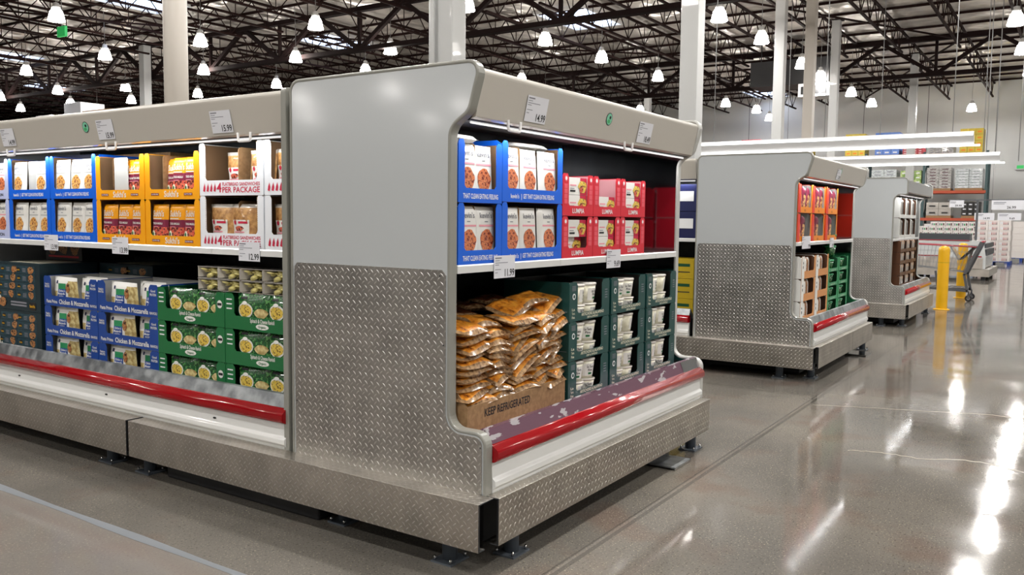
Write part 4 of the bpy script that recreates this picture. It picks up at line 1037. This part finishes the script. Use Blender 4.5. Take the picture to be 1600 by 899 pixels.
# ================================================================ second and third end cases: goods
def on2(x, z, y=.2): return (5.167+x, y, z)
ot, _ = tray('orange_display_box', .50, .275, .38, .055, 'vermil', strip=.03, front='orange', inner='grey_card', text=[('& Co', 0, .014, .03, 'ink', .05)])
part(MB().box(-.25, -.165, -.006, -.0031, 0, .265, 'vermil'), 'red_side_strip', ot)
orange = Proto(ot)
def skewer():
    t = thing('snack_pouch', '', 'pouch'); m = MB()
    y = m.pillow(.12, .235, .03, lambda u, v, f: 'skewer' if (v < .3 and abs(u) < .8) else 'plum', seed=31, e=5); part(m, 'bag', t)
    l = MB(); l.disc(.01, .17, .012, .012, lambda x, z: y(x, z, .002), 'ink', 8); part(l, 'badge', t); return Proto(t)
sk = skewer()
for ci, x in enumerate((.335, .845, 1.395)):
    for ri, z in enumerate((1.275, 1.552)):
        d = ['left', 'middle', 'right'][ci]+' orange box of the '+['lower', 'upper'][ri]+' row'
        orange.put(on2(x, z), 0, d+' on the second end case')
        if ci == 2: orange.put(on2(x, z, .60), 0, 'orange box in the back row, mirrored in the steel end, '+['lower', 'upper'][ri]+' one')
        for k, (u, a) in enumerate(((-.15, -8), (-.02, 10), (.13, 20))[:2 if ri == 0 else 3]):
            sk.put(on2(x+u+.03, z+.006+abs(a)*.0006, .222+k*.006), (0, R(a), 0), 'snack pouch, '+seq(k, 3)+' in the '+d, 'snack pouches in the orange boxes')
def tanbox():
    t, _ = tray('white_and_tan_carton', .50, .213, .36, .07, 'pouch_white', strip=.05, front='tan', inner='brownbag')
    p = MB(); p.quad(-.25, -.16, 0, .213, -.0036, 'pouch_white'); p.disc(-.205, .15, .012, .012, -.0046, 'ink', 8); p.disc(-.205, .11, .012, .016, -.0046, 'ink', 8); part(p, 'printed_side', t)
    return Proto(t)
tb = tanbox()
def tanpack():
    t = thing('bread_pack', '', 'bread pack'); m = MB(); m.pillow(.30, .19, .05, lambda u, v, f: 'meal' if -.1 < u < .5 else 'pouch_white', seed=33, e=5); part(m, 'bag', t); return Proto(t)
tp_ = tanpack()
for ci, x in enumerate((.40, .92)):
    for ri in range(3):
        d = ['left', 'right'][ci]+' white and tan carton, '+['bottom', 'middle', 'top'][ri]+' of its stack'
        tb.put(on2(x, .50+ri*.214, .16), 0, d+' on the second end case')
        tp_.put(on2(x+.01, .505+ri*.214, .21), 0, 'white bread pack inside the '+d)
gq, _ = tray('green_tub_carton', .43, .148, .36, .035, 'green2', strip=.04, text=[('SALAD KIT', 0, .010, .016, 'pouch_white', .2)], inner='greendark')
gq2 = Proto(gq)
def gpack():
    t = thing('green_tub', '', 'tub'); part(MB().lathe([(.05, 0), (.065, .10)], 'leafy', n=14), 'cup', t); part(MB().lathe([(.068, .10), (.07, .105), (.07, .118)], 'green2', n=14), 'lid', t); return Proto(t)
gpk = gpack()
for ci, x in enumerate((1.40, 1.86)):
    for ri in range(4):
        d = ['left', 'right'][ci]+' small green carton, '+['bottom', 'second', 'third', 'top'][ri]+' of its stack'
        gq2.put(on2(x, .50+ri*.149, .16), 0, d+' on the second end case')
        for k, u in enumerate((-.09, .06)): gpk.put(on2(x+u, .504+ri*.149, .24), 0, 'green tub, '+['left', 'right'][k]+' one in '+d.replace(' of its stack', ''), 'green tubs in the small green cartons')
gpk.put(on2(1.62, .50+4*.149, .26), 0, 'green tub with green lid standing alone on top of the small green cartons')
gpk.put(on2(1.62, .50+4*.149+.119, .26), 0, 'second green tub stacked on the lone green tub')
# third case
def on3(x, z, y=.2): return (10.15+x, y, z)
kt, _ = tray('white_pack_box', .46, .30, .36, .05, 'pouch_white', strip=.02, inner='brownbag'); kb = Proto(kt)
def blackpack():
    t = thing('black_and_white_pack', '', 'pouch'); m = MB(); y = m.pillow(.17, .27, .04, lambda u, v, f: 'charcoal' if -.45 < u < .45 and abs(v) < .75 else 'silver_bag', seed=35, e=6); part(m, 'bag', t); return Proto(t)
bk = blackpack()
for ci, x in enumerate((.80, 1.30, 1.80)):
    for ri, z in enumerate((1.24, 1.541)):
        d = ['left', 'middle', 'right'][ci]+' white box of the '+['lower', 'upper'][ri]+' row'
        kb.put(on3(x, z), 0, d+' on the third end case')
        for k, u in enumerate((-.11, .08)):
            bk.put(on3(x+u, z+.006, .235), 0, 'black and silver pack, '+['left', 'right'][k]+' in the '+d, 'black and silver packs')
bt3, _ = tray('brown_pack_box', .46, .172, .34, .045, 'brownbag', strip=.02, inner='charcoal'); bb = Proto(bt3)
def brownp():
    t = thing('brown_snack_bag', '', 'pouch'); m = MB(); m.pillow(.10, .16, .035, lambda u, v, f: 'silver_bag' if u < -.2 else 'tan' if v > .3 else 'brownbag', seed=36, e=6); part(m, 'bag', t); return Proto(t)
br = brownp()
for ci, x in enumerate((.74, 1.22, 1.70)):
    for ri in range(4):
        d = ['left', 'middle', 'right'][ci]+' brown box, '+['bottom', 'second', 'third', 'top'][ri]+' of its stack'
        bb.put(on3(x, .52+ri*.173, .16), 0, d+' on the third end case')
        for k in range(3): br.put(on3(x-.14+k*.14, .526+ri*.173, .19), 0, 'brown snack bag, '+seq(k, 3)+', '+d.replace(' of its stack', ''), 'brown snack bags')
# sliver case between the end cases
def navy2():
    t = thing('navy_food_box', '', 'food box'); part(MB().box(-.24, .24, 0, .36, 0, .27, 'navydark'), 'box_body', t)
    l = MB(); l.quad(-.18, .20, .10, .20, -.0012, 'white'); l.text('B', .0, .12, -.0024, .09, 'navydark'); part(l, 'printed_label', t); return Proto(t)
n2 = navy2()
def yel2():
    t = thing('yellow_food_box', '', 'food box'); part(MB().box(-.24, .24, 0, .36, 0, .20, 'mustard'), 'box_body', t)
    l = MB(); l.quad(-.20, .20, .06, .07, -.0012, 'ink'); l.quad(-.20, .20, .12, .15, -.0012, 'greendark'); part(l, 'printed_label', t); return Proto(t)
M('mustard', '#b59a12', .45)
y2 = yel2()
for ci, y in enumerate((1.46, 1.96, 2.46, 2.96)):
    for ri in range(2): n2.put((5.367, y, 1.287+.275*ri), LEFT, 'navy food box with white label, '+['lower', 'upper'][ri]+' row, '+ORD[ci]+' from right in the sliver case')
    for ri in range(3): y2.put((5.32, y, .475+.203*ri), LEFT, 'yellow food box, '+['bottom', 'middle', 'top'][ri]+' row, '+ORD[ci]+' from right in the sliver case')

# ================================================================ LED rows over the far aisle
def led(x, y0, L, z, l):
    t = thing('twin_tube_light', l, 'tube light', (x, y0, z))
    m = MB().prism([(-.12, .08), (-.06, .12), (.10, -.06), (.04, -.12)], 'y', 0, L, 'ballast'); part(m, 'housing', t)
    part(MB().tube([(-.125, .01, .06), (-.125, L-.01, .06)], .018, 'tube_glow', 10), 'tube', t); part(MB().tube([(.01, -.10, -.125), (.01, L-.01, -.125)], .018, 'tube_glow', 10), 'tube', t)
    for yy in (.35, L/2, L-.35):
        part(MB().tube([(0, yy, .07), (0, yy, DECK-z-.012)], .008, 'cable', 5), 'suspension_cable', t)
    return t
led(14.6, -.34, 5.2, 3.0, 'long twin-tube light over the second end case, upper of the two bright rows')
led(19.8, -.40, 5.2, 3.0, 'long twin-tube light farther back, lower of the two bright rows')
# hanging cables
for i, (x, y) in enumerate([(20, -.1), (20.5, -.25), (23, -.6), (23.6, -.75)]):
    tag(MB().tube([(x, y, 2.9 if i < 2 else 3.1), (x, y, DECK)], .010, 'cable', 5).build('hanging_cable'), 'thin hanging cable at the upper right, '+ORD[i]+' from left', 'cable', 'cables hanging at the upper right')

# ================================================================ heater / duct unit in the roof
h = thing('air_handler', 'dark boxy air duct with a white grille, behind the warm white column', 'air duct', (28.0, 0, 0))
part(MB().box(0, 1.25, 5.45, 8.2, 6.30, 7.18, 'dark'), 'duct_box', h)
for yy in (5.6, 8.0): part(MB().bar((.6, yy, 7.17), (.6, yy, DECK), .03, .03, 'dark'), 'hanger_strap', h)
g = MB().box(.0, .9, 5.42, 6.48, 5.84, 6.299, 'ballast')
for k in range(4): g.box(-.01, 0, 5.52+k*.23, 5.69+k*.23, 5.93, 6.2, 'black')
part(g, 'outlet_grille', h, bevel=.02)
# exit signs
e = thing('exit_sign', 'green lit exit sign on the back wall at the right edge', 'exit sign', (42.55, .35, 3.95))
part(MB().box(-.06, .0, -.20, .20, 0, .24, 'ballast'), 'housing', e); part(MB().box(-.07, -.061, -.14, .14, .05, .20, 'sign_green'), 'lit_face', e)
e = thing('exit_sign', 'small green exit sign hanging among the roof joists, top left', 'exit sign', (11.59, 24.16, 6.86))
part(MB().box(-.04, .04, -.22, .22, 0, .30, 'sign_green'), 'lit_face', e); part(MB().tube([(0, 0, .3), (0, 0, DECK-6.86)], .012, 'cable', 5), 'rod', e)

# ================================================================ bollards
def bollard(x, y, l):
    t = thing('bollard', l, 'bollard', (x, y, 0))
    part(MB().lathe([(.09, .0), (.09, 1.0), (.088, 1.04), (.07, 1.07), (.03, 1.085), (0.001, 1.088)], 'bollard', n=24, cap=False), 'post_sleeve', t)
    part(MB().lathe([(.13, 0), (.13, .012), (.095, .02)], 'bollard', n=24), 'base_ring', t)
    part(MB().lathe([(.0915, .80), (.0925, .805), (.0915, .81)], 'mustard', n=24, cap=False), 'seam_band', t)
bollard(13.27, -.11, 'yellow bollard on the polished floor beside the third end case')
bollard(16.04, -.12, 'second yellow bollard, seen through the shopping cart')

# ================================================================ shopping cart
M('cart_grey', '#5a5c60', .35, metal=.4); M('wire', '#9a9ca0', .3, metal=.6); M('cart_red', '#a33a45', .45)
ct = thing('shopping_cart', 'grey wire shopping cart parked behind the yellow bollard', 'shopping cart', (15.5, 0, 0))
X0, X1 = -.27, .27
b = MB()
def net(P, nu, nv, r=.005):
    for i in range(nu+1):
        a = P(i/nu, 0); c = P(i/nu, 1); b.bar(a, c, r, r, 'wire')
    for j in range(nv+1):
        a = P(0, j/nv); c = P(1, j/nv); b.bar(a, c, r, r, 'wire')
for X in (X0, X1):
    net(lambda u, v: (X*(1-.12*(u)), -.22+.95*u+(-.13*(v)*(1-u)), .55+.10*u+v*(.50-.10*u)), 16, 4)
net(lambda u, v: (X0+.54*v, -.22+.95*u, .55+.10*u), 12, 8); net(lambda u, v: (X0+.54*u, .73, .65+v*.40), 8, 4)
net(lambda u, v: (X0+.54*u, -.22-.13*v, .55+v*.5), 8, 4)
part(b, 'wire_basket', ct)
fr = MB()
for X in (X0-.02, X1+.02):
    fr.bar((X, -.50, 1.13), (X, -.24, .50), .035, .05, 'cart_grey'); fr.bar((X, -.24, .52), (X, -.31, .18), .035, .045, 'cart_grey')
    fr.bar((X, -.31, .20), (X, .65, .24), .035, .04, 'cart_grey'); fr.bar((X, .20, .24), (X*.95, .25, .56), .03, .03, 'cart_grey')
    fr.tube([(X, -.42, 1.03), (X, .72, 1.07)], .012, 'cart_red', 6)
fr.bar((X0, .65, .24), (X1, .65, .24), .03, .03, 'cart_grey')
part(fr, 'frame', ct)
part(MB().tube([(X0-.03, -.51, 1.13), (X1+.03, -.51, 1.13)], .018, 'cart_red', 10), 'push_handle', ct)
cs = MB(); cs.prism([(-.40, 1.02), (-.16, .78), (-.14, .80), (-.38, 1.05)], 'x', X0+.03, X1-.03, 'charcoal'); cs.prism([(-.14, .78), (.02, 1.05), (.04, 1.05), (-.12, .77)], 'x', X0+.03, X1-.03, 'wire')
part(cs, 'child_seat', ct)
b = MB(); net(lambda u, v: (X0+.54*v, -.28+.88*u, .25), 10, 6, .007); part(b, 'lower_rack', ct)
for (x, y) in ((X0, -.33), (X1, -.33), (X0+.03, .60), (X1-.03, .60)):
    wh = thing('caster'); wh.parent = ct; wh.location = (x, y, 0); PARTS[ct.name].append(wh)
    w_ = MB(); w_.prism([(.062*math.cos(q), .062+.062*math.sin(q)) for q in np.arange(0, 6.28, .35)], 'x', -.016, .016, 'charcoal'); w_.prism([(.03*math.cos(q), .062+.03*math.sin(q)) for q in np.arange(0, 6.28, .6)], 'x', -.020, .020, 'wire'); part(w_, 'wheel', wh)
    part(MB().bar((0, 0, .13), (0, .0, .20), .03, .03, 'cart_grey').box(-.026, -.021, -.02, .02, .05, .14, 'cart_grey').box(.021, .026, -.02, .02, .05, .14, 'cart_grey').box(-.026, .026, -.02, .02, .125, .135, 'cart_grey'), 'fork', wh)

# ================================================================ low open freezer behind the cart
f = thing('low_display_freezer', 'low white display freezer with red stripe behind the shopping cart', 'freezer', (22.2, 0, 0))
prof_f = rounded([(-.04, .30), (-.04, .62, .03), (.02, 1.0, .10), (.30, 1.03, .03), (1.1, 1.0), (1.75, .98, .05), (1.75, .30)], 4)
part(MB().prism(prof_f, 'x', 0, .05, 'white_paint'), 'end_panel', f)
part(MB().prism(inset(prof_f, .02), 'x', .05, 2.6, 'white_paint'), 'body', f)
part(MB().box(-.006, 0, .02, 1.7, .30, .58, 'tread'), 'tread_plate', f)
part(MB().box(-.006, 0, .05, .35, .60, .63, 'red').box(-.006, 0, 1.0, 1.7, .60, .63, 'red'), 'red_stripe', f)
part(MB().box(.15, 2.5, -.045, -.02, .64, .80, 'dgrey').box(.15, 2.5, -.03, .0, .84, .96, 'dgrey'), 'side_glass', f)
part(MB().box(-.06, 2.62, -.14, 1.8, .10, .29, 'tread'), 'kick_skirt', f)
for x in (.1, 1.2, 2.4):
    for y in (.0, 1.6): part(MB().box(x-.05, x+.05, y-.05, y+.05, 0, .10, 'dark'), 'foot', f)
part(MB().box(-.01, .6, .35, 1.6, 1.01, 1.20, 'dgrey').box(-.02, -.01, .35, 1.6, 1.02, 1.04, 'cart_red'), 'merchandise_bin', f)

# ================================================================ stack of white wine cases on a blue pallet
M('pallet_blue', '#1c3f93', .6); M('case_white', '#dcd6d2', .5); M('wine_dark', '#4c1a24', .4); M('wine_red', '#b0555a', .5)
def pallet(x, y, w_, d, m, l):
    t = thing('pallet', l, 'pallet', (x, y, 0)); p = MB()
    for k in range(6): p.box(0, d, k*w_/6+.01, (k+1)*w_/6-.03, .11, .135, m)
    for k in range(3): p.box(0, d, k*(w_-.1)/2, k*(w_-.1)/2+.1, 0, .11, m)
    part(p, 'deck_boards', t)
pallet(32.0, -.05, 1.15, 1.15, 'pallet_blue', 'blue pallet under the stack of white bottle cases')
def wcase():
    t = thing('bottle_case', '', 'carton'); part(MB().box(0, 1.1, -.175, .175, 0, .182, 'case_white'), 'carton', t)
    a = MB()
    for k in range(4):
        y = -.02-.155*0+ -.035*k+.0; yy = .05-k*.045
        a.box(-.003, 0, yy-.010, yy+.010, .02, .10, 'wine_red' if k < 3 else 'wine_dark'); a.box(-.003, 0, yy-.004, yy+.004, .10, .15, 'wine_red'); a.box(-.004, -.001, yy-.010, yy+.010, .02, .045, 'wine_dark')
    a.box(-.003, 0, .08, .16, .07, .11, 'paper'); part(a, 'printed_bottles', t); return Proto(t)
wc = wcase()
for r in range(8):
    for c in range(3):
        wc.put((32.02+.01*(r % 2), .155+c*.355+.01*(r % 2), .136+r*.183), 0, 'white bottle case, row '+['one', 'two', 'three', 'four', 'five', 'six', 'seven', 'eight'][r]+' from the pallet, '+['right', 'middle', 'left'][c]+' column', 'white bottle cases on the blue pallet')
pallet(36.2, -.75, 1.15, 1.15, 'pallet_blue', 'blue pallet at the far right edge of the picture')
for r in range(6): tag(MB().box(36.22, 37.3, -.72, .36, .136+r*.24, .136+r*.24+.238, 'case_white', top='wine_red').build('wrapped_carton_layer'), 'grey wrapped carton layer at the right picture edge, '+ORD[r]+' from the pallet', 'carton', 'wrapped cartons at the right picture edge')
# white boxes on a dark table
td = thing('display_table', 'dark low display table under the small white boxes', 'table', (30, 0, 0))
part(MB().box(0, 1.2, .85, 3.2, .66, .72, 'dgrey'), 'table_top', td)
for x in (.05, 1.1):
    for y in (.9, 3.1): part(MB().box(x, x+.06, y-.03, y+.03, 0, .66, 'dgrey'), 'leg', td)
def sbox():
    t = thing('small_white_box', '', 'carton'); part(MB().box(0, .5, -.11, .11, 0, .16, 'case_white'), 'carton', t)
    a = MB().box(-.003, 0, -.08, -.04, .03, .11, 'wine_dark').box(-.003, 0, -.02, .02, .03, .10, 'green2').box(-.003, 0, .04, .08, .03, .11, 'inkg'); part(a, 'printed_front', t); return Proto(t)
sb = sbox()
for r in range(5):
    for c in range(9 if r < 4 else 6):
        sb.put((30.05, 1.02+c*.235+(.06 if r % 2 else 0), .721+r*.162), 0, 'small white printed box, '+ORD[r]+' row up, '+ORD[c]+' from the right on the dark table', 'small white boxes on the dark table')
# ================================================================ price boards
def board(x, y0, y1, z0, z1, txt, l, post=None):
    t = thing('price_board', l, 'sign', (x, (y0+y1)/2, z0)); w_ = abs(y1-y0); h_ = z1-z0
    part(MB().box(-.008, .008, -w_/2, w_/2, 0, h_, 'paper'), 'board', t)
    c = MB(); c.text(txt, 0, h_*.12, 0, h_*.38, 'ink'); o = part(c, 'lettering', t); o.rotation_euler = (0, 0, LEFT); o.location = (-.0095, -w_*.12, 0)
    part(MB().box(-.010, -.0085, w_*.05, w_*.44, h_*.72, h_*.80, 'inkg').box(-.010, -.0085, w_*.1, w_*.44, h_*.58, h_*.64, 'inkg'), 'fine_print', t)
    return t
sf = thing('sign_frame', 'grey tubular sign frame over the far goods', 'sign frame', (27, 0, 0))
part(MB().bar((.02, .63, 0), (.02, .63, 2.2), .06, .06, 'cart_grey'), 'post', sf); part(MB().bar((.02, 1.45, 2.20), (.02, -.75, 2.20), .04, .04, 'cart_grey'), 'crossbar', sf); part(MB().bar((.02, -.72, 0), (.02, -.72, 2.2), .05, .05, 'cart_grey'), 'second_post', sf)
board(26.985, 1.0, 1.40, 1.97, 2.19, '39.99', 'white price board hanging at the left end of the sign frame')
board(26.985, -.60, .25, 1.90, 2.19, '26.99', 'wide white price board reading 26.99 at the right end of the sign frame')
board(32.05, .52, 1.15, 1.605, 1.86, '14.99', 'white price board standing on the left bottle cases')
board(32.05, -.30, .42, 1.605, 1.86, '9.69', 'white price board standing on the right bottle cases')

# ================================================================ pallet rack against the back wall
rk = thing('pallet_rack', 'tall pallet rack with teal posts and orange beams along the back wall', 'storage rack', (39, 0, 0))
for i in range(7):
    y = 1.40+i*2.45; p = MB()
    for x in (0, 1.1): p.box(x, x+.09, y-.05, y+.05, 0, 4.62, 'rack_teal')
    for z in (.5, 1.5, 2.5, 3.5): p.bar((.05, y, z), (1.14, y, z+.8), .04, .04, 'rack_teal')
    part(p, 'upright_frame', rk)
for z in (1.66, 2.86, 4.40):
    part(MB().box(-.03, .03, 1.40, 16.1, z-.07, z+.05, 'rack_orange').box(1.14, 1.2, 1.40, 16.1, z-.07, z+.05, 'rack_orange').box(.03, 1.14, 1.45, 16.05, z+.02, z+.05, 'dark'), 'beam_level', rk)
M('carton_yellow', '#d8c04a', .5); M('carton_blue', '#5a7fc8', .5); M('carton_red', '#b8424a', .5)
def load(y0, y1, z0, z1, m, l, nz=4, ny=3, stripe='inkg', cat='pallet load'):
    t = thing('pallet_load', l, cat, (39.06, 0, z0+.0))
    p = MB(); p.box(0, 1.0, y0, y1, 0, .1, 'kraft'); part(p, 'pallet_base', t)
    c = MB(); hy = (y1-y0)/ny; hz = (z1-z0-.1)/nz
    for i in range(ny):
        for j in range(nz): c.box(.0+.01*((i+j) % 2), .98, y0+i*hy+.006, y0+(i+1)*hy-.006, .1+j*hz+.004, .1+(j+1)*hz-.004, m)
    part(c, 'goods', t)
    s_ = MB()
    for i in range(ny):
        for j in range(nz): s_.box(-.004, .012, y0+(i+.25)*hy, y0+(i+.75)*hy, .1+(j+.3)*hz, .1+(j+.55)*hz, stripe)
    part(s_, 'carton_labels', t)
TOPZ, MIDZ, LOWZ = 4.451, 2.911, 1.711
load(1.60, 2.50, TOPZ, 5.58, 'carton_yellow', 'yellow carton stack at the right end of the top rack level', 4, 3, 'orange')
load(2.72, 3.70, TOPZ, 4.86, 'bricks', 'low grey carton load on the top rack level beside the yellow stack', 3, 4)
load(3.95, 4.78, TOPZ, 4.84, 'carton_red', 'low red-grey load on the top rack level left of the grey one', 3, 4, 'paper')
load(4.92, 5.95, TOPZ, 5.56, 'carton_blue', 'blue carton stack on the top rack level', 4, 3, 'paper')
load(6.38, 7.25, TOPZ, 5.55, 'carton_yellow', 'yellow carton stack right of the close columns on the top rack level', 4, 3, 'orange')
load(8.83, 9.58, TOPZ, 5.45, 'carton_yellow', 'yellow carton stack between the close columns on the top rack level', 4, 3, 'orange')
load(11.27, 12.2, TOPZ, 5.50, 'carton_red', 'red carton stack at the left of the rack top', 4, 3, 'paper')
load(1.54, 2.60, MIDZ, 3.86, 'bricks_light', 'pale silver wrapped load at the right end of the middle rack level', 7, 2, 'paper')
load(2.76, 3.74, MIDZ, 3.92, 'bricks', 'grey wrapped load beside the pale one on the middle rack level', 7, 2, 'wine_dark')
load(3.95, 4.82, MIDZ, 3.82, 'greens_goods', 'green produce load on the middle rack level', 4, 3, 'paper')
load(4.98, 6.05, MIDZ, 3.88, 'bricks_light', 'light wrapped load left of the green one on the middle rack level', 6, 2, 'inkg')
load(6.4, 7.4, MIDZ, 3.8, 'bricks', 'grey load partly hidden by the third end case, middle rack level', 6, 2, 'paper')
load(7.6, 8.5, MIDZ, 3.8, 'bricks_light', 'pale load hidden behind the tube lights, middle rack level', 6, 2, 'paper')
load(1.60, 2.30, LOWZ, 2.42, 'charcoal', 'black and white trays at the right end of the lower rack level', 3, 3, 'paper')
load(2.70, 3.70, LOWZ, 2.40, 'silver_bag', 'shiny silver wrapped load on the lower rack level', 2, 2, 'charcoal')
load(3.96, 4.9, LOWZ, 2.5, 'bricks', 'grey load on the lower rack level behind the third case', 3, 3, 'paper')
for i, (y0, y1) in enumerate(((1.55, 2.6), (2.8, 3.75), (4.0, 5.1))): load(y0, y1, 0, 1.45, ['bricks_light', 'case_white', 'bricks'][i], ['pale floor load under the rack, right one', 'white floor load under the rack, middle one', 'grey floor load under the rack, left one'][i], 6, 3, 'carton_blue')
cd_ = tag(MB().box(42.57, 42.6, 1.35, 1.40, 0, DECK, 'ballast').build('wall_conduit'), 'thin grey vertical conduit on the back wall beside the rack', 'conduit')
# rack with cartons in the far left
lr = thing('pallet_rack', 'distant rack top behind the long case, at the left', 'storage rack', (16, 0, 0))
for y in (28.9, 32.6, 36.4): part(MB().box(0, .1, y-.05, y+.05, 0, 4.9, 'rack_teal').box(1.1, 1.2, y-.05, y+.05, 0, 4.9, 'rack_teal'), 'upright_frame', lr)
part(MB().box(-.02, .04, 28.9, 36.4, 4.75, 4.88, 'rack_orange').box(1.16, 1.22, 28.9, 36.4, 4.75, 4.88, 'rack_orange').box(.04, 1.16, 28.9, 36.4, 4.86, 4.89, 'dark'), 'beam_level', lr)
for (y0, y1, h_, m, l) in [(29.1, 31.0, .62, 'kraft', 'brown carton on the distant rack, right one'), (31.1, 32.3, 1.0, 'paper', 'white wrapped carton on the distant rack beside the brown one'), (33.3, 34.5, .62, 'case_white', 'pale carton on the distant rack near the left edge'), (34.7, 36.2, .5, 'kraft', 'low brown carton on the distant rack at the left edge')]:
    tag(MB().box(16.05, 17.05, y0, y1, 4.891, 4.891+h_, m).build('carton', bevel=.01), l, 'carton')
